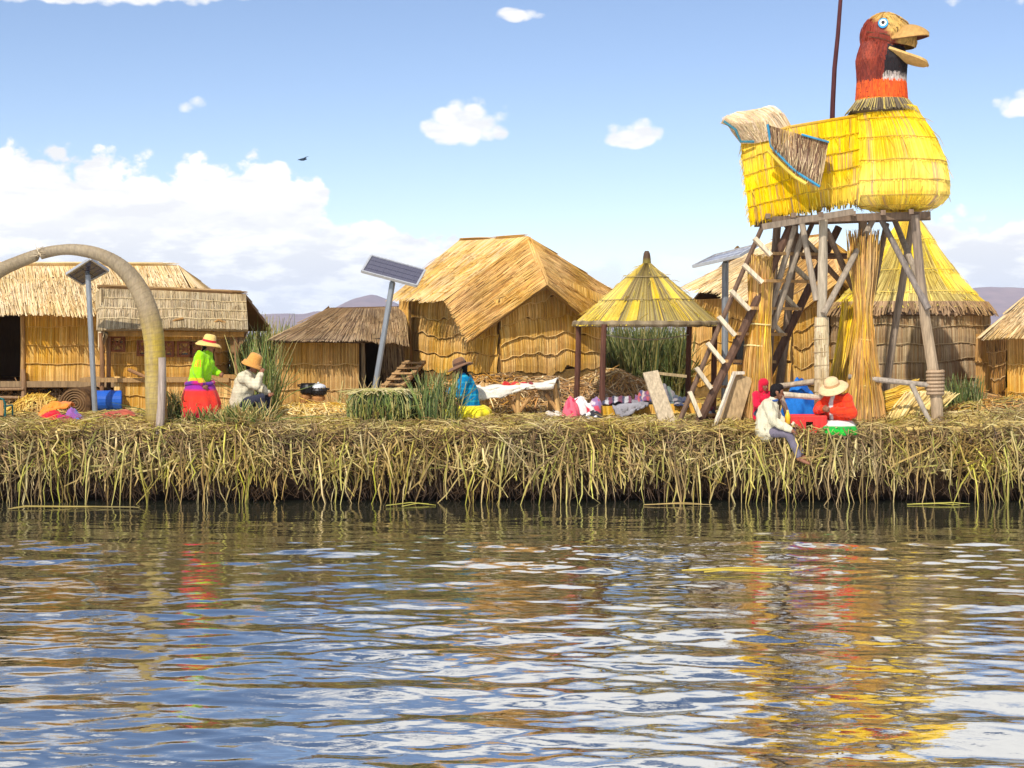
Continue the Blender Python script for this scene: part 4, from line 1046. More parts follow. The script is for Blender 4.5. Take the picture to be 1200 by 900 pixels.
pile('straw_pile', 'small heap of bright yellow straw behind the orange cloth at left', G(44, 30.2), .5, .4, .3, 300, YSTRAW)
pile('straw_pile', 'brown straw heap around the foot of the round hut', G(1130, 30.2), 1.3, .7, .36, 700, GOLD_D + BROWN)

def clump(name, label, c, rx, ry, h, n, pal, cat, r=.009, lean=.12, material=None, group=None):
    mb = MB(); stalks(mb, c, rx, ry, h, n, pal, r, lean, zf=gz)
    return tag(mb.build(name, material or M_GREEN, loc=c), label, cat, group)
gr = 'green reed plants on the island'
clump('reed_plant', 'tall green reeds growing beside the seated figure in cream', G(307, 28.6), .32, .5, 1.35, 200, GREEN, 'reed plant', group=gr)
clump('reed_plant', 'tall thin reeds growing between the lattice window hut and the brown hut', G(304, 33), .7, .6, 1.75, 420, GREEN + PAL((170, 150, 86), (150, 136, 74)), 'reed plant', group=gr)
clump('reed_plant', 'low green grass growing right behind the arch foot', G(206, 27.2), .32, .3, .55, 220, GREEN, 'reed plant', lean=.2, group=gr)
clump('reed_plant', 'low grass growing around the skirt of the woman in lime green', G(248, 26.75), .5, .2, .38, 190, GREEN + BANK[:3], 'reed plant', lean=.25, group=gr)
clump('reed_plant', 'sparse grass growing in front of the figure in cream', G(290, 26.7), .42, .15, .45, 140, GREEN + BANK[:3], 'reed plant', lean=.3, group=gr)
clump('reed_plant', 'spiky dark green reed clump growing left of the woman in blue', G(513, 27.0), .36, .3, .88, 190, GREEN + DGREEN, 'reed plant', lean=.14, group=gr)
clump('reed_plant', 'thick dark green reed stand seen beneath the pavilion roof', G(762, 36.0), .95, .7, 1.55, 1500, DGREEN, 'reed plant', r=.014, lean=.12, group=gr)
clump('reed_plant', 'small dark green reed tuft growing behind the grey log', G(1128, 28.6), .34, .3, .75, 260, DGREEN + GREEN[:2], 'reed plant', group=gr)
clump('reed_plant', 'wispy dry reeds growing before the low brown hut wall', G(425, 29.6), .6, .3, .7, 60, GREEN[3:4] + BANK[:3], 'reed plant', lean=.2, group=gr)
# cut green reeds stored as a round bale
t = thing('reed_bale', 'round bale of cut dark green reeds with pale flat top by the bank', 'reed bale', G(448, 27.2))
mb = MB(); c = G(448, 27.3)
prof = [(.36, c.z + .55), (.5, c.z + .44), (.53, c.z + .2), (.46, c.z - .06)]
mat_reeds(mb, cone_S(c, prof), 170, 2, DGREEN + GREEN + BANK[5:7], lift=.07, vj=.3, ang=.03, back=C(56, 66, 34), bu=32, tent=.014); mb.build('stems', M_GREEN, t)
mb = MB(); 
for _ in range(420):
    a, q = random.uniform(0, 2 * PI), math.sqrt(random.random()) * .47
    p = c + V((q * math.cos(a), q * math.sin(a), .52)); d = V((random.gauss(0, .12), random.gauss(0, .12), random.uniform(.0, .05)))
    mb.blade([p - d, p + V((0, 0, .04)), p + d], .011, jit(random.choice(PAL((196, 178, 116), (172, 164, 92), (210, 194, 140))), .15))
mb.build('bale_top', M_REED, t)
mb = MB(); stalks(mb, c + V((0, -.2, 0)), .56, .42, .56, 170, DGREEN + GREEN + BANK[4:6], .008, .24, zf=gz); mb.build('loose_stems', M_GREEN, t)

mb = MB(); mb.beam(G(784, 26.8, -.05), P(762, 436, 27.3), .26, .05, C(186, 166, 136), up=V((0, -.4, .5)))
tag(mb.build('plank', M_WOOD, loc=G(784, 26.8)), 'wide grey plank leaning steeply, front one, right of the pavilion posts', 'plank', 'leaning planks')
mb = MB(); mb.beam(G(792, 27.2, 0), P(768, 436, 27.8), .05, .04, C(206, 182, 140)); mb.beam(P(768, 437, 27.8), P(804, 441, 28), .05, .05, C(196, 170, 126))
tag(mb.build('wooden_frame', M_WOOD, loc=G(792, 27.2)), 'thin pale wooden frame standing behind the wide grey plank', 'frame')
t = thing('easel_board', 'brown board in a pale wooden frame leaning beside the staircase foot', 'board', G(855, 26.7))
mb = MB(); mb.beam(P(852, 500, 26.85), P(870, 440, 27.05), .36, .03, C(168, 140, 100), up=V((0, -.5, .3))); mb.build('board', M_WOOD, t)
mb = MB(); mb.beam(G(837, 26.6, 0), P(861, 436, 26.95), .05, .05, C(210, 196, 172)); mb.beam(P(861, 437, 26.95), P(872, 437, 27.0), .05, .05, C(210, 196, 172)); mb.build('frame', M_WOOD, t)
mb = MB(); a, b = P(458, 456, 30.6), P(487, 424, 32.2)
for k in (-.16, .16): mb.beam(a + V((k, 0, 0)), b + V((k, 0, 0)), .1, .06, C(176, 138, 92))
for i in range(5):
    p = a.lerp(b, (i + .5) / 5) + V((0, 0, .035)); mb.beam(p - V((.22, 0, 0)), p + V((.22, 0, 0)), .26, .03, jit(C(182, 144, 98), .12))
tag(mb.build('boarding_ramp', M_WOOD, loc=G(470, 31)), 'brown plank ramp leading up to the doorway of the largest hut', 'ramp')
# ================================================================== SOLAR PANELS
def solar(label, foot, top, corners, r, cells=(6, 2), from_below=False, cell=(74, 72, 92)):
    t = thing('solar_panel', label, 'solar panel', foot, 'solar panels on poles')
    mb = MB(); mb.tube([V(foot) + V((0, 0, -.15)), V(top)], r, C(150, 154, 158), 10); mb.build('pole', M_METAL, t)
    S = quad(*corners)
    mb = MB(); mb.slab(S, 1, 1, -.035, -.002, C(232, 216, 184) if from_below else C(120, 118, 122)); mb.build('backing', M_METAL, t)
    mb = MB(); mb.slab(quad(S(.02, .02), S(.98, .02), S(.02, .98), S(.98, .98)), 1, 1, 0.0, .006, C(*cell)); g = mb.build('cells', M_PANEL, t)
    mb = MB(); n = nrm(S, .5, .5) * .008
    for i in range(1, cells[0]): mb.beam(S(i / cells[0], .03) + n, S(i / cells[0], .97) + n, .006, .004, C(104, 104, 124), up=n)
    for i in range(1, cells[1]): mb.beam(S(.03, i / cells[1]) + n * 1.4, S(.97, i / cells[1]) + n * 1.4, .006, .004, C(104, 104, 124), up=n)
    mb.build('busbar', M_METAL, g)
    mb = MB()
    k = [S(0, 0), S(1, 0), S(1, 1), S(0, 1)]
    for i in range(4): mb.beam(k[i], k[(i + 1) % 4], .035, .05, C(190, 190, 192), up=nrm(S, .5, .5))
    mb.build('frame', M_METAL, t)
    cc = S(.5, .5) - nrm(S, .5, .5) * .05
    mb = MB(); mb.tube([V(top), cc], r * .8, C(140, 142, 146), 8)
    mb.beam(S(.2, .5) - nrm(S, .5, .5) * .055, S(.8, .5) - nrm(S, .5, .5) * .055, .04, .04, C(150, 150, 150)); mb.build('bracket', M_METAL, t)
solar('small solar panel seen from below on a straight grey pole by the reed arch', G(112, 29.8), P(103, 322, 29.8),
      [P(97, 333, 30.35), P(78, 321, 29.9), P(127, 317, 29.9), P(106, 303, 29.3)], .05, (4, 2), True)
solar('large dark solar panel on a slanting grey pole left of the largest hut', G(433, 30.2), P(460, 331, 30.2),
      [P(435, 300, 30.6), P(498, 317, 30.6), P(424, 318, 30.0), P(488, 335, 30.0)], .055, (9, 4))
solar('flat pale solar panel on a grey pole behind the staircase', G(849, 30.5), P(850, 308, 30.5),
      [P(838, 299, 31.4), P(890, 286, 31.4), P(812, 312, 29.9), P(866, 300, 29.9)], .065, (6, 3), True, (168, 164, 166))  # cells coloured pale to imitate sky reflected in the glass

# ================================================================== SMALL THINGS LEFT TO RIGHT
def drape(name, label, c, rx, ry, h, pal, cat, group=None, fold=1.0, seed=0, stripes=None, mat=None, build=True):
    """a crumpled heap of cloth with folds and a ragged outline"""
    c = V(c); mb = MB()
    def S(u, v):
        a = 2 * PI * u; r = v * (1 + .22 * mnoise.noise(V((math.cos(a) * 1.6, math.sin(a) * 1.6, seed))))
        x, y = r * rx * math.cos(a), r * ry * math.sin(a)
        q = max(0, 1 - v ** 2.2) ** .6
        z = h * q * (1 + .45 * fold * mnoise.noise(V((x * 5, y * 5, seed + 1))) + .2 * fold * abs(mnoise.noise(V((x * 12, y * 12, seed + 2)))))
        return V((c.x + x, c.y + y, c.z - .02 + z))
    def cf(u, v):
        if stripes: return stripes(u, v)
        return jit(pal[int((mnoise.noise(V((math.cos(2 * PI * u) * 2 * v, math.sin(2 * PI * u) * 2 * v, seed + 5))) * .5 + .5) * len(pal) * .999)], .06)
    mb.grid(S, 40, 14, pal[0], colf=cf)
    if not build: return mb
    return tag(mb.build(name, mat or M_CLOTH, loc=c, smooth=True), label, cat, group)
cg = 'cloths heaped on the ground at left'
def sheetcloth(name, label, pts, col, cat, group=None, th=.02, fold=.04, seed=0, n=(24, 16), mat=None, stripes=None, loc=None, parent=None):
    """a draped sheet: pts is a grid (rows of points) that the cloth hangs over"""
    rows = [poly(r) for r in pts]; m = len(rows) - 1
    def S(u, v):
        t = min(max(v, 0), 1) * m; i = min(int(t), m - 1); p = rows[i](u).lerp(rows[i + 1](u), t - i)
        return p + V((0.4 * mnoise.noise(V((u * 7, v * 3, seed))), -abs(mnoise.noise(V((u * 9, v * 4, seed + 2)))), mnoise.noise(V((u * 6, v * 5, seed + 4))))) * fold
    mb = MB(); mb.slab(S, n[0], n[1], 0, th, col)
    if stripes:
        w = n[0] + 1; N = w * (n[1] + 1)
        mb.c = [stripes((k % N) % w / n[0], (k % N) // w / n[1]) for k in range(2 * N)]
    o = mb.build(name, mat or M_CLOTH, parent, loc=loc or pts[-1][0], smooth=True)
    return tag(o, label, cat, group) if label else o
sheetcloth('cloth', 'orange cloth draped highest on the heap at left', [[P(56, 478, 28.8), P(70, 472, 28.8), P(88, 474, 28.8)], [P(50, 479, 28.0), P(62, 472, 27.9), P(82, 475, 28.0)], [P(42, 494, 27.9), P(54, 484, 27.7), P(80, 477, 27.8)]], C(250, 140, 50), 'cloth', cg, fold=.06, loc=G(60, 28.6))
drape('cloth', 'bright red cloth under the orange one in the heap at left', G(62, 27.5), .25, .18, .22, PAL((224, 30, 44), (206, 24, 40), (230, 44, 60)), 'cloth', cg, seed=3)
drape('cloth', 'magenta cloth at the lower right of the heap at left', G(75, 27.45), .2, .15, .15, PAL((206, 30, 110), (170, 30, 90)), 'cloth', cg, seed=5)
drape('cloth', 'blue and violet cloth at the right end of the heap at left', G(87, 27.6), .2, .16, .23, PAL((88, 110, 180), (150, 90, 160), (70, 130, 190)), 'cloth', cg, seed=8)
drape('cloth', 'rust red striped blanket folded on the ground before the reed arch', G(141, 27.9), .42, .22, .2, PAL((186, 92, 66), (170, 76, 56), (196, 116, 84)), 'blanket', None, fold=.5, seed=12)
drape('cloth', 'dark bundle at the right end of the rust red blanket', G(162, 28.1), .12, .12, .13, PAL((40, 40, 44), (60, 50, 50)), 'cloth', None, seed=13)
drape('cloth', 'small dark red scrap on the straw near the teal chair', G(22, 27.3), .3, .1, .06, PAL((150, 50, 56), (110, 50, 50)), 'cloth', None, seed=14)
t = thing('barrel', 'blue plastic barrel lying on its side by the small hut', 'barrel', G(116, 30.4))
mb = MB(); c = G(116, 30.4, .27); ax = V((1, .25, 0)).normalized()
prof = [(-.42, .25), (-.40, .27), (-.2, .27), (-.18, .285), (-.15, .27), (.15, .27), (.18, .285), (.2, .27), (.4, .27), (.42, .25)]
prof = [(a * .85, r * .78) for a, r in prof]; c = c - V((-.06, 0, .06))
mb.tube([c + ax * a for a, r in prof], [r for a, r in prof], C(28, 92, 190), 22); mb.build('body', M_PLASTIC, t, smooth=False)
mb = MB(); mb.tube([c - ax * .367, c - ax * .35], [.2, .212], C(20, 70, 160), 22, caps=False); mb.build('rim', M_PLASTIC, t)
t = thing('reed_roll', 'dark brown rolled mat, end on, beside the blue barrel', 'rolled mat', G(88, 30.0))
mb = MB(); c = G(88, 30.0, .2)
for i in range(3): mb.tube([c + V((0, 0, 0)), c + V((.1, .9, 0))], .3 - .0 * i, C(96, 70, 46), 24); break
mb.build('roll', M_EARTH, t)
mb = MB(); mb.tube([c + V(((.02 + .28 * k / 90) * math.cos(k * .42), -.012, (.02 + .28 * k / 90) * math.sin(k * .42))) for k in range(90)], .012, C(136, 104, 66), 5); mb.build('spiral', M_REED, t)
# teal metal chair at the left edge
t = thing('chair', 'teal metal tube chair with brown backrest at the left picture edge', 'chair', G(-2, 27.4))
tc_ = C(60, 140, 136); f0 = G(6, 27.4); zt = P(0, 466, 27.4).z
mb = MB(); w = .46
for dy in (0, .0):
    mb.tube([f0, V((f0.x, f0.y, zt - .1)), V((f0.x - .03, f0.y, zt - .03)), V((f0.x - .12, f0.y, zt)), V((f0.x - w + .12, f0.y, zt)), V((f0.x - w + .03, f0.y, zt - .03)), V((f0.x - w, f0.y, zt - .1)), V((f0.x - w, f0.y, f0.z))], .018, tc_, 8)
mb.build('back_frame', M_METAL, t)
mb = MB(); mb.box((f0.x - w / 2, f0.y, zt - .17), (w - .06, .02, .26), C(190, 140, 84)); mb.build('backrest', M_WOOD, t)
mb = MB(); mb.box((f0.x - w / 2, f0.y + .22, f0.z + .28), (w - .04, .42, .03), C(176, 130, 80)); mb.build('seat', M_WOOD, t)
for k in (0, -w):
    mb = MB(); mb.tube([V((f0.x + k, f0.y + .42, f0.z)), V((f0.x + k, f0.y + .4, f0.z + .28)), V((f0.x + k, f0.y, f0.z + .28))], .016, tc_, 8); mb.build('leg', M_METAL, t)
# pots on a clay stove
t = thing('clay_stove', 'small clay stove with two tan blocks on the straw before the brown hut', 'stove', G(366, 29.2))
for px, w in ((359, .2), (373, .24)):
    c = G(px, 29.2); mb = MB(); mb.tube([c, c + V((0, 0, .1)), c + V((0, 0, .36)), c + V((0, 0, .40))], [w * .62, w * .6, w * .52, w * .44], C(176, 124, 74), 14, wob=.04); mb.build('stove_body', M_EARTH, t)
def pot(label, c, r, h, col, lid=None):
    t = thing('cooking_pot', label, 'pot', c, 'black pots at the stove'); c = V(c)
    mb = MB(); mb.tube([c, c + V((0, 0, h * .15)), c + V((0, 0, h * .6)), c + V((0, 0, h * .9)), c + V((0, 0, h))], [r * .7, r * .95, r, r * .85, r * .92], col, 18); mb.build('pot_body', M_METAL, t)
    for s in (-1, 1):
        mb = MB(); mb.tube([c + V((s * r * .9, 0, h * .7)), c + V((s * r * 1.25, 0, h * .75)), c + V((s * r * 1.25, 0, h * .85)), c + V((s * r * .86, 0, h * .86))], .012, col, 6); mb.build('handle', M_METAL, t)
    if lid:
        mb = MB(); mb.sphere(c + V((0, 0, h)), r * .9, lid, 16, 8, (1, 1, .5)); mb.sphere(c + V((0, 0, h + r * .5)), .02, lid); mb.build('lid', M_METAL, t)
pot('black cooking pot on the left stove block', G(361, 29.2, .4), .15, .2, C(34, 30, 30))
pot('black cooking pot with a white lid on the right stove block', G(373, 29.2, .4), .16, .14, C(36, 32, 32), C(226, 226, 228))
pot('small black pot standing on the ground left of the stove', G(351, 29.0), .12, .17, C(40, 36, 36))
drape('cloth', 'dark sack lying on the ground right of the stove', G(377, 28.9), .16, .14, .14, PAL((52, 46, 44), (70, 60, 54)), 'sack', None, seed=21)
# low table with white cloth
t = thing('trestle_table', 'rough wooden trestle table holding the white cloth before the largest hut', 'table', G(610, 28.8))
Yt = 28.8; zt = P(0, 456, Yt).z
mb = MB()
for dy in (-.3, -.1, .1, .3): mb.beam(V((P(560, 0, Yt).x, Yt + dy, zt - .03)), V((P(648, 0, Yt).x, Yt + dy, zt + .03)), .18, .04, jit(C(186, 140, 88), .1))
mb.build('tabletop', M_WOOD, t)
for px, Y, lean in ((607, Yt - .3, 0), (650, Yt - .25, 6), (566, Yt - .25, -3), (570, Yt + .35, 0), (645, Yt + .35, 0)):
    mb = MB(); mb.pole(G(px + lean, Y, -.05), P(px, 449, Y), .045, .04, C(206, 164, 104), .005); mb.build('leg', M_WOOD, t)
for a, b in ((P(607, 486, Yt - .28), P(592, 459, Yt - .28)), (P(607, 484, Yt - .28), P(626, 459, Yt - .28)), (P(655, 484, Yt - .24), P(640, 462, Yt - .24))):
    mb = MB(); mb.pole(a, b, .035, .03, C(190, 146, 92), .004); mb.build('brace', M_WOOD, t)
wc_ = C(232, 222, 204)
sheetcloth('cloth', 'white cloth draped over the trestle table with a curled right end', [[P(560, 452, Yt + .5), P(600, 452, Yt + .5), P(636, 449, Yt + .5), P(655, 444, Yt + .4)], [P(556, 453, Yt - .42), P(600, 453, Yt - .42), P(634, 452, Yt - .42), P(652, 446, Yt - .42)], [P(556, 468, Yt - .44), P(588, 467, Yt - .46), P(606, 456, Yt - .44), P(648, 455, Yt - .42)]], wc_, 'cloth', fold=.05, seed=4, n=(36, 18), loc=V((P(600, 0, Yt).x, Yt, zt)))
sheetcloth('cloth', 'beige sheet hanging down at the right end of the trestle table', [[P(634, 452, Yt + .3), P(646, 449, Yt + .3), P(656, 446, Yt + .3)], [P(630, 458, Yt - .1), P(644, 456, Yt - .1), P(656, 452, Yt - .1)], [P(634, 468, Yt - .2), P(646, 470, Yt - .2), P(655, 468, Yt - .1)]], C(196, 168, 124), 'cloth', fold=.05, seed=9, loc=G(645, Yt))
for i, (px, w, col, lb) in enumerate(((594, .10, (206, 50, 44), 'dark red trinket nearest the left end of the white table'), (603, .13, (226, 64, 50), 'long red trinket in the middle of the white table'), (613, .11, (214, 54, 60), 'red trinket right of the middle on the white table'), (622, .06, (150, 60, 60), 'small maroon trinket nearest the right end of the white table'))):
    c = V((P(px, 0, Yt).x, Yt - .1, zt + .05)); drape('trinket', lb, c, w, .1, .10, PAL(col, tuple(int(k * .85) for k in col)), 'handicraft', 'red handicrafts on the white table', seed=30 + i)
sheetcloth('cloth', 'white cloth lying flat on the straw between table and pavilion', [[P(632, 483, 30), P(648, 481, 30.2), P(662, 480, 30.2)], [P(628, 488, 28.4), P(645, 484, 28.4), P(662, 485, 28.4)], [P(626, 492, 27.7), P(645, 488, 27.7), P(660, 490, 27.8)]], C(226, 214, 196), 'cloth', fold=.06, seed=6, loc=G(645, 28.4))
mb = MB(); mb.pole(P(640, 461, 30.6), P(712, 464, 30.4), .045, .04, C(190, 180, 168))
tag(mb.build('pole', M_WOOD, loc=P(676, 462, 30.5)), 'pale grey pole lying across the straw behind the white table', 'pole')
# pink cloth heap at the pavilion post
pg_ = 'cloths beside the pavilion posts'
drape('cloth', 'pink cloth hanging left of the front pavilion posts', G(669, 27.6), .16, .14, .40, PAL((226, 72, 96), (236, 104, 120), (206, 50, 80)), 'cloth', pg_, seed=41)
drape('cloth', 'crimson cloth with white bands heaped between the pavilion posts', G(682, 28.0), .26, .2, .40, PAL((216, 54, 76), (236, 226, 220), (196, 40, 60)), 'cloth', pg_, seed=42)
drape('cloth', 'white and black folded cloth low between the front pavilion posts', G(693, 27.5), .22, .16, .20, PAL((226, 222, 218), (50, 48, 52), (236, 232, 226)), 'cloth', pg_, seed=43)
drape('cloth', 'violet and rose cloth on top right of the pavilion cloth heap', G(696, 28.3), .2, .18, .36, PAL((206, 80, 100), (150, 120, 160), (214, 196, 200)), 'cloth', pg_, seed=44)
# reed bench with textiles
t = thing('reed_bench', 'long low reed bale bench under the pavilion spread with textiles', 'bench', G(765, 28.2))
a, b = P(706, 0, 27.9), P(822, 0, 28.3); zt = P(0, 476, 27.9).z
f = lambda p, z, dy=0: V((p.x, p.y + dy, z))
mat_part('bale_front', t, quad(f(a, zt), f(b, zt + .04), f(a, GZ - .05), f(b, GZ - .05)), 120, 2, YSTRAW + GOLD[:2], lift=.03, wave=.02, t_back=.1)
mb = MB(); mb.hexa([f(a, GZ - .05, .1), f(b, GZ - .05, .1), f(b, GZ - .05, .9), f(a, GZ - .05, .9), f(a, zt - .01, .03), f(b, zt + .03, .03), f(b, zt + .06, .9), f(a, zt + .02, .9)], C(190, 146, 74)); mb.build('bale', M_REED, t)
tx = 'textiles spread on the reed bench'
def stripe(*cs):
    return lambda u, v: cs[int(u * len(cs) * 2.999) % len(cs)]
sheetcloth('textile', 'grey knitted blanket hanging down the front of the reed bench', [[P(716, 472, 28.4), P(738, 470, 28.4), P(760, 470, 28.4)], [P(718, 477, 27.82), P(738, 475, 27.82), P(760, 475, 27.85)], [P(724, 491, 27.78), P(738, 486, 27.78), P(752, 478, 27.82)]], C(150, 146, 150), 'blanket', tx, seed=51, mat=M_KNIT, loc=P(735, 476, 28))
sheetcloth('textile', 'dark textile with white edge at the left end of the reed bench', [[P(706, 468, 28.7), P(722, 466, 28.7), P(740, 466, 28.7)], [P(706, 475, 28.0), P(722, 472, 28.0), P(740, 472, 28.0)]], C(66, 66, 86), 'textile', tx, seed=52, stripes=stripe(C(60, 62, 84), C(190, 186, 186), C(120, 60, 80)), loc=P(720, 470, 28.3))
sheetcloth('textile', 'striped violet and red textile midway along the reed bench', [[P(744, 463, 28.8), P(760, 459, 28.8), P(776, 462, 28.8)], [P(744, 474, 28.1), P(760, 470, 28.1), P(778, 472, 28.1)]], C(120, 80, 110), 'textile', tx, seed=53, fold=.08, stripes=stripe(C(130, 84, 120), C(190, 90, 90), C(80, 80, 120), C(200, 180, 170)), loc=P(760, 468, 28.4))
sheetcloth('textile', 'greenish grey textile standing up behind the wide plank on the bench', [[P(764, 446, 29.1), P(778, 450, 29.1), P(790, 462, 29.1)], [P(764, 464, 28.6), P(780, 466, 28.6), P(796, 470, 28.6)], [P(764, 474, 28.2), P(782, 474, 28.2), P(798, 474, 28.2)]], C(116, 120, 112), 'textile', tx, seed=54, fold=.09, stripes=stripe(C(110, 126, 112), C(150, 140, 140), C(84, 92, 100)), loc=P(780, 466, 28.5))
sheetcloth('textile', 'navy textile at the right end of the reed bench', [[P(790, 466, 28.8), P(806, 468, 28.8)], [P(790, 476, 28.1), P(808, 476, 28.1)]], C(60, 66, 92), 'textile', tx, seed=55, loc=P(800, 470, 28.4))
drape('cloth', 'dark red and grey cloth on the ground under the staircase foot', G(829, 27.4), .18, .16, .26, PAL((170, 50, 64), (66, 70, 80), (120, 50, 60)), 'cloth', None, seed=45)
# blue bag behind the children
drape('blue_tarp', 'crumpled bright blue tarpaulin behind the red crate', G(938, 27.3), .36, .26, .62, PAL((24, 100, 186), (18, 84, 166), (36, 120, 206), (14, 60, 130)), 'tarpaulin', None, fold=.8, seed=61, mat=M_CLOTH)
# red crate
t = thing('crate', 'red plastic crate with hand hole standing before the woman in orange', 'crate', G(948, 26.35))
Yc = 26.35; x0, x1 = P(927, 0, Yc).x, P(967, 0, Yc).x; z0, z1 = P(0, 510, Yc).z, P(0, 488, Yc).z
red = C(230, 52, 42)
def crate_wall(a, b, hole=False):
    mb = MB(); n = 4
    d = (b - a); th = .03
    H = z1 - z0
    for (u0, u1, v0, v1) in ((0, 1, 0, .28), (0, 1, .72, 1)) : mb.beam(a + V((0, 0, H * (v0 + v1) / 2)), b + V((0, 0, H * (v0 + v1) / 2)), th, H * (v1 - v0), red)
    segs = ((0, .4), (.66, 1)) if hole else ((0, 1),)
    for s0, s1 in segs: mb.beam(a + d * s0 + V((0, 0, H * .5)), a + d * s1 + V((0, 0, H * .5)), th, H * .44, red)
    for q in (0, .2, .4, .66, .83, 1): 
        dd = d.normalized().cross(V((0, 0, 1))) * .02
        mb.beam(a + d * q + dd + V((0, 0, .003)), a + d * q + dd + V((0, 0, H - .003)), .03, .018, C(214, 46, 38), up=dd)
    mb.beam(a + V((0, 0, H)), b + V((0, 0, H)), .055, .03, C(236, 64, 50))
    mb.build('crate_side', M_PLASTIC, t)
c4 = [V((x0, Yc, z0)), V((x1, Yc, z0)), V((x1, Yc + .38, z0)), V((x0, Yc + .38, z0))]
for i in range(4): crate_wall(c4[i], c4[(i + 1) % 4], i in (0, 2))
mb = MB(); mb.box(((x0 + x1) / 2, Yc + .19, z0 + .02), (x1 - x0 - .03, .35, .02), C(190, 40, 34)); mb.build('crate_floor', M_PLASTIC, t)
mb = MB(); mb.box(((x0 + x1) / 2, Yc + .19, z1 - .02), (x1 - x0 - .06, .32, .03), C(222, 50, 42)); mb.build('crate_lid', M_PLASTIC, t)
# bottle
t = thing('bottle', 'yellow and red drink bottle beside the red crate', 'bottle', G(923, 26.3))
c = V((P(923, 0, 26.3).x, 26.3, P(0, 497, 26.3).z))
mb = MB(); mb.tube([c, c + V((0, 0, .01)), c + V((0, 0, .13)), c + V((0, 0, .17)), c + V((0, 0, .2))], [.04, .045, .045, .03, .018], None, 14, colf=lambda i, k: C(216, 60, 40) if i < 2 and k % 7 < 3 else C(242, 190, 40)); mb.build('body', M_PLASTIC, t, smooth=True)
mb = MB(); mb.tube([c + V((0, 0, .198)), c + V((0, 0, .23))], .021, C(240, 210, 110), 12); mb.build('cap', M_PLASTIC, t)
mb = MB(); mb.beam(c + V((-.12, .05, -.02)), c + V((.06, .05, -.02)), .2, .03, C(120, 84, 54))
tag(mb.build('board', M_WOOD, loc=c), 'short brown board under the yellow bottle', 'board')
# bird
t = thing('bird', 'small dark bird gliding in the sky over the brown hut', 'bird', P(355, 187, 60))
c = P(355, 187, 60); dk = C(50, 66, 84)
mb = MB(); mb.tube([c + V((-.16, .05, 0)), c + V((-.08, .02, .0)), c + V((.02, 0, .01)), c + V((.1, 0, .02)), c + V((.15, 0, .02))], [.015, .04, .055, .035, .01], dk, 8); mb.build('body', M_CLOTH, t)
for a, b2, d2 in (((.0, 0, .02), (.16, -.12, .09), (.24, -.2, .10)), ((-.02, 0, .02), (-.14, .14, .03), (-.22, .2, .0))):
    q = [V(a), V(b2), V(d2)]; mb = MB()
    S = lambda u, v: c + poly(q)(u) + V((-(v - .4) * .11 * (1 - .75 * u), .03 * (v - .4), 0)); mb.slab(S, 6, 2, -.004, .004, dk); mb.build('wing', M_CLOTH, t)
# ================================================================== PEOPLE
def fuse(mb, voxel, smooth=4, disp=0.0, seed=0):
    """weld round cones into one continuous surface"""
    me = bpy.data.meshes.new('tmp'); me.from_pydata(mb.v, [], mb.f); o = bpy.data.objects.new('tmp', me); COL.objects.link(o)
    m = o.modifiers.new('r', 'REMESH'); m.mode = 'VOXEL'; m.voxel_size = voxel; m.adaptivity = 0
    if smooth:
        s = o.modifiers.new('s', 'SMOOTH'); s.iterations = smooth; s.factor = 0.5
    bpy.context.view_layer.update(); dg = bpy.context.evaluated_depsgraph_get()
    em = o.evaluated_get(dg).to_mesh()
    out = MB(); out.v = [tuple(v.co) for v in em.vertices]; out.f = [tuple(p.vertices) for p in em.polygons]
    if disp:
        nn = [V(v.normal) for v in em.vertices]
        out.v = [tuple(V(p) + n * disp * (mnoise.noise(V(p) * 9 + V((seed, 0, 0))) + .6 * mnoise.noise(V((p[0] * 22, p[1] * 22, p[2] * 9))))) for p, n in zip(out.v, nn)]
    o.evaluated_get(dg).to_mesh_clear(); bpy.data.objects.remove(o); bpy.data.meshes.remove(me)
    return out
SKIN = C(150, 98, 70, .8)

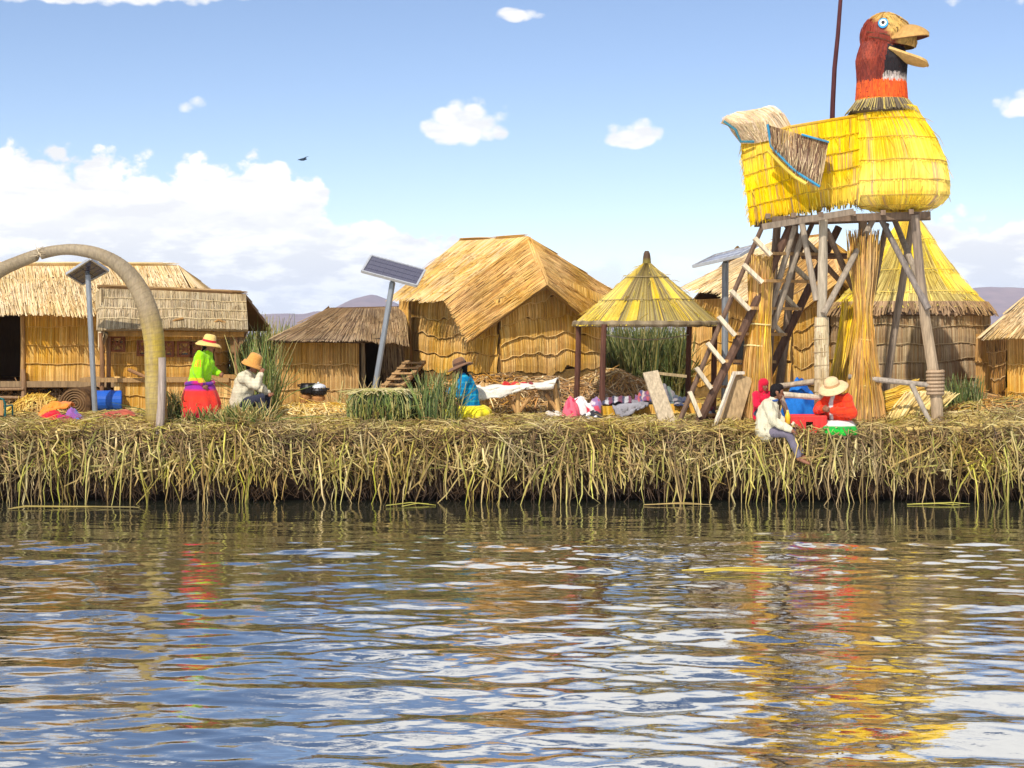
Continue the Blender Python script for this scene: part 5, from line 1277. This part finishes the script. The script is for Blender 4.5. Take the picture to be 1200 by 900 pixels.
class Person:
    """joints in a local frame (x forward, y to the person's left, z up, metres for a 1.6 m adult), placed by loc, heading and scale"""
    def __init__(s, label, loc, heading, scale, J, group='people on the reed island'):
        s.loc, s.sc = V(loc), scale
        s.R = Matrix.Rotation(heading, 3, 'Z'); s.J = {k: V(v) for k, v in J.items()}
        s.t = thing('person', label, 'person', loc, group)
    def w(s, p): return s.loc + s.R @ (V(p) * s.sc)
    def part(s, mb, name, mat, parent=None, smooth=True):
        mb.v = [tuple(s.w(p)) for p in mb.v]
        return mb.build(name, mat, parent or s.t, smooth=smooth)
    def hand(s, mb, el, ha, palm, curl=.6, side=1):
        d = (ha - el).normalized(); n = V(palm); n = (n - d * n.dot(d)).normalized(); l = d.cross(n) * side
        mb.rc(ha, ha + d * .045, .027, .034, 10); mb.rc(ha + d * .04 - l * .018, ha + d * .075 - l * .02, .024, .019, 10); mb.rc(ha + d * .04 + l * .018, ha + d * .075 + l * .02, .024, .019, 10)
        for i, L in enumerate((.034, .04, .037, .028)):
            b = ha + d * .078 + l * (i - 1.5) * .019
            m = b + (d * (1 - curl * .4) + n * curl * .6).normalized() * L
            e = m + (d * (1 - curl) + n * curl).normalized() * L * .95
            mb.rc(b, m, .0105, .0095, 8); mb.rc(m, e, .0095, .008, 8)
        b = ha + d * .02 - l * .028; m = b + (d * .65 - l * .6 + n * .35).normalized() * .038; e = m + (d * .85 + n * .4).normalized() * .032
        mb.rc(b, m, .014, .012, 8); mb.rc(m, e, .012, .010, 8)
    def head(s, mb, look):
        J = s.J; c = J['head']; f = V(look).normalized(); up = (J['head'] - J['neck']).normalized()
        r = f.cross(up).normalized(); up2 = r.cross(f)
        s.hf = (c, f, r, up2)
        at = lambda x, y, z: c + f * x + r * y + up2 * z
        mb.rc(at(-.015, 0, .03), at(.02, 0, .02), .092, .085, 16)           # skull
        mb.rc(at(.035, 0, -.02), at(.05, 0, -.075), .066, .042, 14)         # face and jaw
        mb.rc(at(.075, 0, -.09), at(.08, 0, -.1), .022, .018, 10)           # chin
        mb.rc(at(.095, 0, .005), at(.118, 0, -.035), .010, .017, 10)        # nose
        mb.rc(at(.088, -.02, -.066), at(.088, .02, -.066), .012, .012, 8)   # lips
        mb.rc(at(.082, -.035, .022), at(.082, .035, .022), .016, .016, 8)   # brow
        for q in (-1, 1):
            mb.rc(at(.07, q * .04, -.03), at(.06, q * .045, -.045), .022, .02, 8)   # cheeks
            mb.rc(at(-.005, q * .088, .015), at(-.008, q * .09, -.025), .016, .012, 8)   # ears
        mb.rc(J['neck'], at(-.015, 0, -.06), .05, .05, 12)
    def eyes(s, parent):
        c, f, r, u = s.hf
        for q in (-1, 1):
            mb = MB(); mb.sphere(c + f * .089 + r * q * .033 + u * .002, .011, C(30, 22, 20), 10, 6); s.part(mb, 'eye', M_SKIN, parent)
        mb = MB(); mb.tube([c + f * .0985 + r * k * .022 - u * (.066 + .004 * abs(k)) for k in (-1, -.5, 0, .5, 1)], .0035, C(96, 48, 44), 5); s.part(mb, 'mouth', M_SKIN, parent)
    def body(s, look, palmL=(0, 0, -1), palmR=(0, 0, -1), curl=.6, bare_feet=True, vox=.0075):
        J = s.J; mb = MB()
        mb.rc(J['pelvis'], J['chest'], .11, .12, 14); mb.rc(J['chest'], J['neck'], .11, .055, 14)
        for q in 'LR':
            mb.rc(J['chest'], J['sh' + q], .09, .055); mb.rc(J['sh' + q], J['el' + q], .05, .038); mb.rc(J['el' + q], J['ha' + q], .037, .026)
            mb.rc(J['pelvis'], J['hip' + q], .11, .085); mb.rc(J['hip' + q], J['kn' + q], .085, .055); mb.rc(J['kn' + q], J['an' + q], .052, .034)
            a, t_ = J['an' + q], J['to' + q]; d = (t_ - a).normalized()
            mb.rc(a - d * .03 + V((0, 0, -.01)), t_, .036, .026); sd = d.cross(V((0, 0, 1))).normalized()
            for k in range(5): mb.rc(t_ + sd * (k - 2) * .014, t_ + sd * (k - 2) * .017 + d * (.035 - .004 * abs(k - 1)), .012, .009, 8)
        s.head(mb, look)
        s.hand(mb, J['elL'], J['haL'], palmL, curl, 1); s.hand(mb, J['elR'], J['haR'], palmR, curl, -1)
        m = fuse(mb, vox, 2); m.c = [SKIN] * len(m.v)
        b = s.part(m, 'body', M_SKIN); s.eyes(b); return b
    def jacket(s, col, colf=None, name='jacket', extra=.028, loose=1.0, length=.1, mat=None, cuffs=.92):
        J = s.J; mb = MB(); e = extra
        low = J['pelvis'] + (J['pelvis'] - J['chest']).normalized() * length
        mb.rc(low, J['chest'], .135 * loose + e, .125 * loose + e, 16); mb.rc(J['chest'], J['neck'] - (J['neck'] - J['chest']) * .12, .115 + e, .062 + e * .4, 14)
        sd = (J['shL'] - J['shR']).normalized() * .05
        mb.rc(low - sd, J['chest'] - sd, .12 * loose + e, .11 * loose + e, 14); mb.rc(low + sd, J['chest'] + sd, .12 * loose + e, .11 * loose + e, 14)
        for q in 'LR':
            w = J['el' + q].lerp(J['ha' + q], cuffs)
            mb.rc(J['chest'], J['sh' + q], .09 + e, .058 + e); mb.rc(J['sh' + q], J['el' + q], .056 + e, .048 + e); mb.rc(J['el' + q], w, .046 + e, .036 + e * .5)
        m = fuse(mb, .013, 3, .022, len(s.t.name) + len(name)); m.c = [jit(colf(V(p), V(p)) if colf else col, .05) for p in m.v]
        return s.part(m, name, mat or M_CLOTH)
    def trousers(s, col, name='trousers', extra=.016, hem=.9):
        J = s.J; mb = MB(); e = extra
        for q in 'LR':
            mb.rc(J['pelvis'], J['hip' + q], .115 + e, .09 + e); mb.rc(J['hip' + q], J['kn' + q], .088 + e, .06 + e); mb.rc(J['kn' + q], J['kn' + q].lerp(J['an' + q], hem), .056 + e, .04 + e)
        m = fuse(mb, .013, 3, .016, 3); m.c = [jit(col, .06) for _ in m.v]
        return s.part(m, name, M_CLOTH)
    def skirt(s, top, bottom, r0, r1, cols, name='skirt', folds=11, sq=(1, 1), bulge=.06):
        top, bottom = V(top), V(bottom); ph = random.random() * 6
        def S(u, v):
            a = 2 * PI * u; v_ = min(max(v, 0), 1)
            r = (r0 + (r1 - r0) * v_ ** .7 + bulge * math.sin(PI * v_)) * (1 + .13 * v_ * math.sin(a * folds + ph + 2 * v_) + .04 * mnoise.noise(V((math.cos(a) * 3, math.sin(a) * 3, v_ * 3))))
            c = top.lerp(bottom, v_); return c + V((math.cos(a) * r * sq[0], -math.sin(a) * r * sq[1], 0))
        mb = MB(); mb.slab(S, 66, 14, -.012, .006, cols[0], inv=-1)
        w, N = 67, 67 * 15
        mb.c = [jit(cols[min(len(cols) - 1, int(((k % N) // w) / 14 * len(cols)))], .06) for k in range(2 * N)]
        return s.part(mb, name, M_CLOTH)
    def hat(s, crown, brim_r, h, col, band=None, tilt=.0, dz=.045, droop=.03, cr=.1):
        c, f, r, u = s.hf; ax = (u + f * tilt).normalized(); fx = (f - ax * f.dot(ax)).normalized()
        b = c + u * dz
        prof = [(.001, h), (cr * .62, h - .006), (cr * .88, h - .03), (cr * .98, h * .5), (cr * 1.06, .008), (cr * 1.3, -.002), ((cr + brim_r) * .55, -.004), (brim_r * .9, -droop * .6), (brim_r, -droop), (brim_r * .99, -droop - .012), ((cr + brim_r) * .55, -.02), (cr * 1.02, -.012)]
        n = 36; vs, fs = [], []
        for (q, z) in prof:
            for k in range(n):
                a = 2 * PI * k / n; wv = 1 + .03 * math.sin(a * 3 + 1) * (1 if q > cr * 1.3 else .3)
                vs.append(b + (fx * math.cos(a) + r * math.sin(a)) * q * wv + ax * (z + (.012 * math.sin(a * 2) if q > cr * 1.3 else 0)))
        m = len(prof)
        for i in range(m - 1):
            for k in range(n): fs.append((i * n + k, (i + 1) * n + k, (i + 1) * n + (k + 1) % n, i * n + (k + 1) % n))
        mb = MB(); mb.add(vs, fs, [jit(col, .06) for _ in vs]); hat = s.part(mb, 'hat', M_CLOTH)
        if band:
            mb = MB(); ring = lambda q, z: [b + (fx * math.cos(2 * PI * k / n) + r * math.sin(2 * PI * k / n)) * q + ax * z for k in range(n)]
            R0, R1 = ring(cr * 1.075, .012), ring(cr * 1.03, .05)
            mb.add(R0 + R1, [(k, (k + 1) % n, n + (k + 1) % n, n + k) for k in range(n)], band); s.part(mb, 'hat_band', M_CLOTH, hat)
        return hat
    def hair(s, col=C(28, 22, 22), braid=False, full=False):
        c, f, r, u = s.hf; mb = MB(); at = lambda x, y, z: c + f * x + r * y + u * z
        mb.rc(at(-.03, 0, .045), at(.0, 0, .05), .092, .09, 14); mb.rc(at(-.04, 0, .02), at(-.05, 0, -.04), .088, .065, 14)
        if full:
            mb.rc(at(.02, 0, .07), at(.05, 0, .075), .075, .05, 12)
            for q in (-1, 1): mb.rc(at(0, q * .055, .05), at(.02, q * .07, .02), .05, .03, 10)
        m = fuse(mb, .011, 2, .006, 1); m.c = [jit(col, .2) for _ in m.v]; h = s.part(m, 'hair', M_HAIR)
        if braid:
            for q in (-1, 1):
                mb = MB(); pts = [at(-.06, q * .04, -.03), at(-.09, q * .05, -.12), at(-.13, q * .055, -.25), at(-.14, q * .05, -.4), at(-.13, q * .05, -.5)]
                P2 = []
                for a, b in zip(pts[:-1], pts[1:]): P2 += [a.lerp(b, k / 6) for k in range(6)]
                mb.tube(P2, [.018 + .005 * math.sin(i * 2.1) for i in range(len(P2))], col, 8); s.part(mb, 'braid', M_HAIR, h)
        return h
    def collar(s, col, name='scarf', r=.075):
        J = s.J; mb = MB(); n = J['neck']; d = (J['head'] - n).normalized()
        mb.tube([n + V((r * math.cos(a), r * math.sin(a), .01 * math.sin(a))) - d * .015 for a in [k * PI / 10 for k in range(21)]], .022, col, 8); return s.part(mb, name, M_CLOTH)

def std(**kw):
    J = dict(pelvis=(0, 0, .86), chest=(.02, 0, 1.16), neck=(.04, 0, 1.34), head=(.07, 0, 1.46), shL=(.02, .17, 1.26), shR=(.02, -.17, 1.26), elL=(0, .22, 1.0), elR=(0, -.22, 1.0), haL=(.1, .2, .8), haR=(.1, -.2, .8),
             hipL=(0, .09, .82), hipR=(0, -.09, .82), knL=(.03, .1, .45), knR=(.03, -.1, .45), anL=(0, .1, .07), anR=(0, -.1, .07), toL=(.13, .11, .03), toR=(.13, -.11, .03))
    J.update(kw); return J
def seated(h=.12, **kw):
    J = dict(pelvis=(0, 0, h + .1), chest=(.05, 0, h + .42), neck=(.09, 0, h + .60), head=(.13, 0, h + .72), shL=(.06, .17, h + .52), shR=(.06, -.17, h + .52), elL=(.14, .22, h + .28), elR=(.14, -.22, h + .28), haL=(.33, .12, h + .26), haR=(.33, -.12, h + .26),
             hipL=(.03, .1, h + .08), hipR=(.03, -.1, h + .08), knL=(.38, .14, h + .2), knR=(.38, -.14, h + .2), anL=(.40, .12, .07), anR=(.40, -.12, .07), toL=(.53, .12, .03), toR=(.53, -.12, .03))
    J.update(kw); return J

# 1 woman in lime green, on her feet, bent a little forward, holding something before her
lime = C(160, 226, 20); 
p1 = Person('standing woman in lime green jacket, red skirt and banded hat, left of the seated figure', G(236, 27.1), -.18, .94, std(
    pelvis=(-.03, 0, .80), chest=(.04, 0, 1.10), neck=(.09, 0, 1.29), head=(.14, 0, 1.40), shL=(.05, .19, 1.21), shR=(.05, -.19, 1.21), elL=(.08, .25, .96), elR=(.02, -.25, .93), haL=(.30, .12, .88), haR=(.12, -.22, .70)))
p1.body((1, 0, -.12), (0, -1, 0), (0, 1, 0), .8)
def limec(p, q):
    if p.z < .74: return C(206, 40, 120) if math.sin(p.x * 40 + p.y * 30) > -.2 else C(120, 50, 150)
    if p.y < -.17 and 1.02 < p.z < 1.14 and abs(p.x - .05) < .06: return C(236, 150, 50) if math.sin(p.x * 160) > 0 else lime
    if p.y < -.19 and p.z < .82: return C(240, 190, 40)
    return lime
p1.jacket(lime, limec, extra=.04, loose=1.14, length=.10)
p1.skirt((-.03, 0, .74), (0, 0, .0), .215, .32, [C(150, 40, 150), C(232, 54, 44), C(240, 62, 40), C(238, 60, 46), C(206, 40, 60), C(150, 34, 56)], bulge=.05, folds=9)
mb = MB(); mb.tube([V((-.03 + .235 * math.cos(a), .235 * math.sin(a), .72 + .015 * math.sin(3 * a))) for a in [k * PI / 12 for k in range(25)]], .04, C(150, 40, 130), 8, colf=lambda i, k: C(196, 36, 120) if i % 6 < 3 else C(110, 50, 150)); p1.part(mb, 'sash', M_CLOTH)
p1.hair(braid=True); p1.hat(1, .235, .15, C(226, 190, 110), C(214, 40, 60), .08, .045, .045, .115)
# 2 figure in cream sweater, seated, hand at the mouth
p2 = Person('seated person in cream sweater and tan felt hat, hand raised to the mouth', G(284, 27.4), -.15, 1.0, seated(.18,
    pelvis=(-.03, 0, .30), chest=(.04, 0, .64), neck=(.12, 0, .83), head=(.18, 0, .94), shL=(.06, .18, .74), shR=(.06, -.18, .74), elL=(.24, .2, .56), elR=(.30, -.19, .60), haL=(.42, .1, .46), haR=(.345, -.07, .80), hipL=(.0, .1, .27), hipR=(.0, -.1, .27), knL=(.4, .14, .42), knR=(.38, -.15, .40)))
p2.body((1, -.05, -.2), (0, -.4, 1), (0, 1, 0), .7)
p2.jacket(C(218, 206, 176), lambda p, q: mixc(C(218, 206, 176), C(196, 182, 150), .5 * max(0, math.sin(p.z * 110)) + .25 * max(0, mnoise.noise(p * 7))), name='sweater', extra=.035, loose=1.12, length=.02, mat=M_KNIT); p2.trousers(C(52, 52, 66)); p2.hair()
p2.hat(1, .185, .17, C(214, 150, 74), None, .25, .045, .05, .118)
mb = MB(); c = V((0, 0, .0)); mb.tube([V((-.03, 0, -.05)), V((-.03, 0, .1)), V((-.03, 0, .2))], [.25, .24, .2], C(176, 140, 80), 18); mb.v = [tuple(p2.w(p)) for p in mb.v]
tag(mb.build('reed_stool', M_REED, loc=G(284, 27.4)), 'low reed stool under the seated person in cream', 'stool')
# 3 woman in blue by the table, facing left
p3 = Person('seated woman in blue sweater, yellow skirt and brown hat beside the white table', G(550, 27.8), PI - .1, 1.03, seated(.14, chest=(.06, 0, .58), neck=(.10, 0, .77), head=(.15, 0, .885), shL=(.06, .18, .69), shR=(.06, -.18, .69), elL=(.12, .23, .44), elR=(.14, -.22, .44), haL=(.34, .1, .50), haR=(.36, -.08, .52)))
p3.body((1, 0, -.2), (0, -1, 0), (0, 1, 0), .8)
p3.jacket(C(20, 132, 180), lambda p, q: C(230, 220, 60) if p.z < .17 else (C(60, 170, 190) if math.sin(p.z * 60) > .8 else C(20, 130, 180)), name='sweater', extra=.035, loose=1.1, length=.04, mat=M_KNIT)
p3.skirt((0, 0, .26), (.14, 0, .02), .22, .36, [C(240, 220, 40), C(244, 226, 50)], sq=(1.15, 1)); p3.hair(braid=True); p3.hat(1, .225, .13, C(128, 92, 66), C(90, 64, 50), .15, .045, .03, .11)
# 4 child in red hood
p4 = Person('small child in red hooded top behind the boy in white', G(892, 26.72), -PI / 2 + .4, .72, seated(.2, head=(.11, 0, .93), neck=(.08, 0, .80)))
p4.body((1, .1, -.1)); p4.jacket(C(214, 24, 60), name='hooded_top', extra=.03)
mb = MB(); c, f, r, u = p4.hf; at = lambda x, y, z: c + f * x + r * y + u * z
mb.rc(at(-.03, 0, .05), at(.01, 0, .06), .115, .108, 14); mb.rc(at(-.04, 0, .02), at(-.05, 0, -.1), .11, .1, 14)
for q in (-1, 1): mb.rc(at(-.01, q * .08, .03), at(-.01, q * .07, -.1), .05, .06)
m = fuse(mb, .012, 3); m.c = [jit(C(206, 22, 52), .08) for _ in m.v]; p4.part(m, 'hood', M_CLOTH); p4.trousers(C(60, 60, 90))
# 5 barefoot boy on the edge
zb = P(0, 507, 26.35).z
p5 = Person('barefoot boy in cream jacket and grey trousers, seated on the bank edge', V((P(897, 0, 26.35).x, 26.35, zb - .15)), -.30, .98, seated(.12,
    pelvis=(0, 0, .21), chest=(.05, 0, .53), neck=(.13, 0, .71), head=(.19, 0, .83), shL=(.06, .16, .63), shR=(.06, -.16, .63), elL=(.2, .2, .36), elR=(.17, -.21, .36), haL=(.44, .13, .28), haR=(.43, -.17, .22),
    hipL=(.03, .09, .19), hipR=(.03, -.09, .19), knL=(.43, .08, .17), knR=(.40, -.10, .15), anL=(.60, .06, -.22), anR=(.58, -.10, -.26), toL=(.72, .05, -.30), toR=(.72, -.10, -.33)))
p5.body((1, .35, -.15), (0, 0, -1), (0, 0, -1), .4); p5.jacket(C(218, 208, 178), lambda p, q: mixc(C(218, 208, 178), C(190, 176, 146), .55 * max(0, mnoise.noise(p * 9)) + (.3 if p.z < .17 else 0)), extra=.035, loose=1.1, length=.03, cuffs=.95, mat=M_KNIT); p5.trousers(C(112, 104, 116), hem=.86); p5.hair(full=True); p5.collar(C(60, 90, 150), 'collar', .07)
# 6 woman in orange
zo = P(0, 512, 26.7).z
p6 = Person('woman in bright orange jacket and wide straw hat seated behind the red crate', V((P(982, 0, 26.6).x, 26.6, zo + .08)), -PI / 2 - .75, 1.0, seated(.02,
    pelvis=(0, 0, .14), chest=(.04, 0, .46), neck=(.10, 0, .62), head=(.16, 0, .73), shL=(.05, .19, .55), shR=(.05, -.19, .55), elL=(.10, .32, .33), elR=(.14, -.28, .36), haL=(.33, .06, .38), haR=(.36, -.05, .40),
    hipL=(.03, .1, .12), hipR=(.03, -.1, .12), knL=(.2, .17, .1), knR=(.2, -.17, .1), anL=(.17, -.03, .06), anR=(.2, .03, .06), toL=(.15, -.12, .05), toR=(.17, .12, .05)))
p6.body((1, .1, -.35), (0, -1, 0), (0, 1, 0), .8)
p6.jacket(C(240, 66, 30), lambda p, q: C(222, 214, 206) if abs(p.y) < .035 and p.x > .1 else (C(206, 90, 100) if p.z < .14 else (random.choice((C(236, 150, 150), C(240, 226, 220), C(226, 60, 60))) if (p - V((.24, .17, .36))).length < .055 or (p - V((.27, -.15, .385))).length < .05 else (C(222, 52, 24) if math.sin(p.z * 70 + p.x * 20) > .75 else C(242, 66, 28)))), extra=.045, loose=1.15, length=.0)
p6.skirt((.04, 0, .21), (.10, 0, -.02), .17, .31, [C(226, 222, 214), C(216, 210, 200), C(40, 160, 60), C(34, 184, 54), C(30, 170, 50)], sq=(1.1, 1.1), bulge=.06, folds=9); p6.hair(braid=True); p6.hat(1, .25, .14, C(232, 198, 148), C(206, 160, 110), .12, .045, .05, .12)
# ================================================================== SKY, SUN, AIR, CAMERA
SUN_EL, SUN_AZ = math.radians(46), math.radians(203)      # azimuth measured clockwise from +Y (north)
sd = V((math.sin(SUN_AZ) * math.cos(SUN_EL), math.cos(SUN_AZ) * math.cos(SUN_EL), math.sin(SUN_EL)))
sun = bpy.data.lights.new('sun', 'SUN'); sun.energy = 3.4; sun.angle = math.radians(0.5); sun.color = (1, .965, .90)
so = bpy.data.objects.new('sun', sun); COL.objects.link(so); so.rotation_euler = sd.to_track_quat('Z', 'Y').to_euler(); so.location = (0, 0, 60)

world = bpy.data.worlds.new('World'); scene.world = world; world.use_nodes = True
nt = world.node_tree; nd, lk = nt.nodes, nt.links
for n in list(nd): nd.remove(n)
out = nd.new('ShaderNodeOutputWorld'); bg = nd.new('ShaderNodeBackground'); lk.new(bg.outputs[0], out.inputs['Surface'])
STR = 0.1; bg.inputs['Strength'].default_value = STR
sky = nd.new('ShaderNodeTexSky'); sky.sky_type = 'NISHITA'; sky.sun_disc = False; sky.sun_elevation = SUN_EL; sky.sun_rotation = SUN_AZ
sky.altitude = 3800; sky.air_density = 1.25; sky.dust_density = .5; sky.ozone_density = 1.2
def mth(op, a, b=None, c=None, clamp=False):
    n = nd.new('ShaderNodeMath'); n.operation = op; n.use_clamp = clamp
    for i, q in enumerate((a, b, c)):
        if q is None: continue
        if isinstance(q, (int, float)): n.inputs[i].default_value = q
        else: lk.new(q, n.inputs[i])
    return n.outputs[0]
def smooth(x, a, b):
    n = nd.new('ShaderNodeMapRange'); n.interpolation_type = 'SMOOTHSTEP'; lk.new(x, n.inputs['Value'])
    n.inputs['From Min'].default_value = a; n.inputs['From Max'].default_value = b; return n.outputs['Result']
tc = nd.new('ShaderNodeTexCoord'); sp = nd.new('ShaderNodeSeparateXYZ'); lk.new(tc.outputs['Generated'], sp.inputs[0])
X, Y_, Z = sp.outputs
az = mth('ARCTAN2', X, Y_); el = mth('ARCSINE', Z)
def noise(scale, detail, rough, zst=1.6, off=0.0):
    mp = nd.new('ShaderNodeMapping'); mp.inputs['Scale'].default_value = (1, 1, zst); mp.inputs['Location'].default_value = (off, off * .7, 0)
    lk.new(tc.outputs['Generated'], mp.inputs['Vector'])
    n = nd.new('ShaderNodeTexNoise'); n.inputs['Scale'].default_value = scale; n.inputs['Detail'].default_value = detail; n.inputs['Roughness'].default_value = rough
    lk.new(mp.outputs['Vector'], n.inputs['Vector']); return n.outputs['Fac']
def billow(scale, off=0.0):
    mp = nd.new('ShaderNodeMapping'); mp.inputs['Scale'].default_value = (1, 1, 1.2); mp.inputs['Location'].default_value = (off, off, 0)
    lk.new(tc.outputs['Generated'], mp.inputs['Vector'])
    v = nd.new('ShaderNodeTexVoronoi'); v.feature = 'F1'; v.inputs['Scale'].default_value = scale;
    lk.new(mp.outputs['Vector'], v.inputs['Vector']); return mth('SUBTRACT', .5, v.outputs['Distance'])
n_big, n_mid, n_shade = noise(13, 8, .58), noise(48, 7, .6, 1.3, 3.1), noise(22, 6, .6, 3.2, 1.7)
def blob(px, py, rx, ry, amp=1.0, flat=0.0):
    a0 = math.atan((px - 600) / 1900); e0 = math.atan((HOR - py) / 1900)
    dx = mth('MULTIPLY', mth('SUBTRACT', az, a0), 1900 / rx); dy = mth('MULTIPLY', mth('SUBTRACT', el, e0), 1900 / ry)
    if flat: dy = mth('MAXIMUM', dy, mth('MULTIPLY', dy, -flat))
    d = mth('ADD', mth('MULTIPLY', dx, dx), mth('MULTIPLY', dy, dy))
    return mth('MULTIPLY', mth('SUBTRACT', 1.0, d), amp)
def union(bl):
    m = bl[0]
    for b in bl[1:]: m = mth('SMOOTH_MAX', m, b, 0.2)
    return m
bank = union([blob(110, 290, 300, 112), blob(285, 262, 105, 72), blob(440, 318, 125, 62), blob(330, 372, 330, 70), blob(-250, 270, 260, 120)])
right = union([blob(1140, 325, 80, 76), blob(1215, 330, 110, 72), blob(1095, 350, 80, 40)])
puffs = union([blob(545, 156, 56, 44, 1.1, 2.6), blob(741, 165, 42, 27, 1.0, 2.4), blob(1212, 140, 46, 22, 1.0, 2.0), blob(607, 17, 34, 9, .9), blob(70, -8, 250, 26, 1.5), blob(1165, 8, 60, 14, .25), blob(228, 128, 26, 10, .3)])
pale = union([blob(690, 330, 190, 34, .8), blob(800, 318, 110, 26, .8)])
nb = mth('SUBTRACT', n_big, .5); nm = mth('SUBTRACT', n_mid, .5)
bil = billow(42); bil2 = billow(95, 2.0)
d1 = mth('ADD', mth('MAXIMUM', bank, right), mth('ADD', mth('MULTIPLY', nb, 1.2), mth('ADD', mth('MULTIPLY', nm, 1.0), mth('MULTIPLY', mth('ADD', bil, mth('MULTIPLY', bil2, .5)), .65))))
a1 = smooth(d1, .08, .26)
d2 = mth('ADD', puffs, mth('ADD', mth('MULTIPLY', nm, 1.6), mth('MULTIPLY', bil2, .9))); a2 = mth('MULTIPLY', smooth(d2, .1, .7), .95)
d3 = mth('ADD', pale, mth('ADD', mth('MULTIPLY', nm, 1.6), nb)); a3 = mth('MULTIPLY', smooth(d3, .1, .8), .6)
hi_n = noise(4.2, 7, .55, 1.6, 5.0)
hi = mth('MULTIPLY', smooth(mth('ADD', hi_n, mth('MULTIPLY', nb, .12)), .46, .57), smooth(el, .203, .25))
oth = mth('MULTIPLY', smooth(mth('ADD', n_big, mth('MULTIPLY', el, -.4)), .5, .6), smooth(mth('ABSOLUTE', az), .5, .8))
alpha = mth('MAXIMUM', mth('MAXIMUM', a1, a2), mth('MAXIMUM', mth('MAXIMUM', a3, hi), oth))
# cloud tone: dense sunlit heads, greyer flat bases
base = mth('MULTIPLY', smooth(mth('MULTIPLY', el, -1), -.092, -.03), smooth(n_shade, .42, .58))
deep = mth('MULTIPLY', smooth(d1, .2, 1.1), .3)
g = mth('MULTIPLY', mth('MAXIMUM', mth('MULTIPLY', base, .75), mth('MULTIPLY', smooth(n_shade, .5, .68), .5)), 1.0)
puff_g = mth('MULTIPLY', a2, mth('MULTIPLY', smooth(n_shade, .44, .6), .5)); g = mth('MULTIPLY', mth('MAXIMUM', g, puff_g), mth('SUBTRACT', 1.0, mth('MULTIPLY', hi, .75)))
ramp = nd.new('ShaderNodeMix'); ramp.data_type = 'RGBA'; lk.new(g, ramp.inputs['Factor'])
CL = 8.4
ramp.inputs['A'].default_value = (1.0 * CL, .985 * CL, .96 * CL, 1); ramp.inputs['B'].default_value = (.68 * CL, .69 * CL, .73 * CL, 1)
bri = nd.new('ShaderNodeVectorMath'); bri.operation = 'SCALE'; lk.new(ramp.outputs['Result'], bri.inputs[0]); lk.new(mth('ADD', 1.0, mth('MULTIPLY', hi, .14)), bri.inputs['Scale'])
mx = nd.new('ShaderNodeMix'); mx.data_type = 'RGBA'; lk.new(alpha, mx.inputs['Factor']); tint = nd.new('ShaderNodeMix'); tint.data_type = 'RGBA'; tint.blend_type = 'MULTIPLY'; tint.inputs['Factor'].default_value = 1; tint.inputs['B'].default_value = (1.02, .98, 1.03, 1); lk.new(sky.outputs[0], tint.inputs['A']); lk.new(tint.outputs['Result'], mx.inputs['A']); lk.new(bri.outputs['Vector'], mx.inputs['B'])
lk.new(mx.outputs['Result'], bg.inputs['Color'])

# the air: far hills fade to blue
me = bpy.data.meshes.new('haze'); mb = MB(); mb.box((0, 2450, 62), (7900, 7000, 128), (1, 1, 1)); me.from_pydata(mb.v, [], mb.f)
hm = bpy.data.materials.new('air'); hm.use_nodes = True; hn = hm.node_tree
for n in list(hn.nodes): hn.nodes.remove(n)
ho = hn.nodes.new('ShaderNodeOutputMaterial'); hv = hn.nodes.new('ShaderNodeVolumePrincipled')
hv.inputs['Color'].default_value = (.62, .76, 1, 1); hv.inputs['Density'].default_value = 0.00011
hn.links.new(hv.outputs[0], ho.inputs['Volume']); me.materials.append(hm)
ob = bpy.data.objects.new('haze', me); COL.objects.link(ob); ob['kind'] = 'stuff'

cam = bpy.data.cameras.new('camera'); co = bpy.data.objects.new('camera', cam); COL.objects.link(co)
co.location = (0, 0, CAM_H); co.rotation_euler = (PI / 2, 0, 0); cam.sensor_width = 36; cam.lens = FPX / 1200 * 36
cam.shift_y = -(450 - HOR) / 1200; cam.clip_start = 0.1; cam.clip_end = 12000
scene.camera = co
vs = scene.view_settings; vs.view_transform = 'Standard'; vs.look = 'None'; vs.exposure = 0.43; vs.gamma = 1
scene.display_settings.display_device = 'sRGB'
scene.cycles.max_bounces = 6; scene.cycles.diffuse_bounces = 3; scene.cycles.volume_bounces = 1
scene.cycles.use_denoising = True
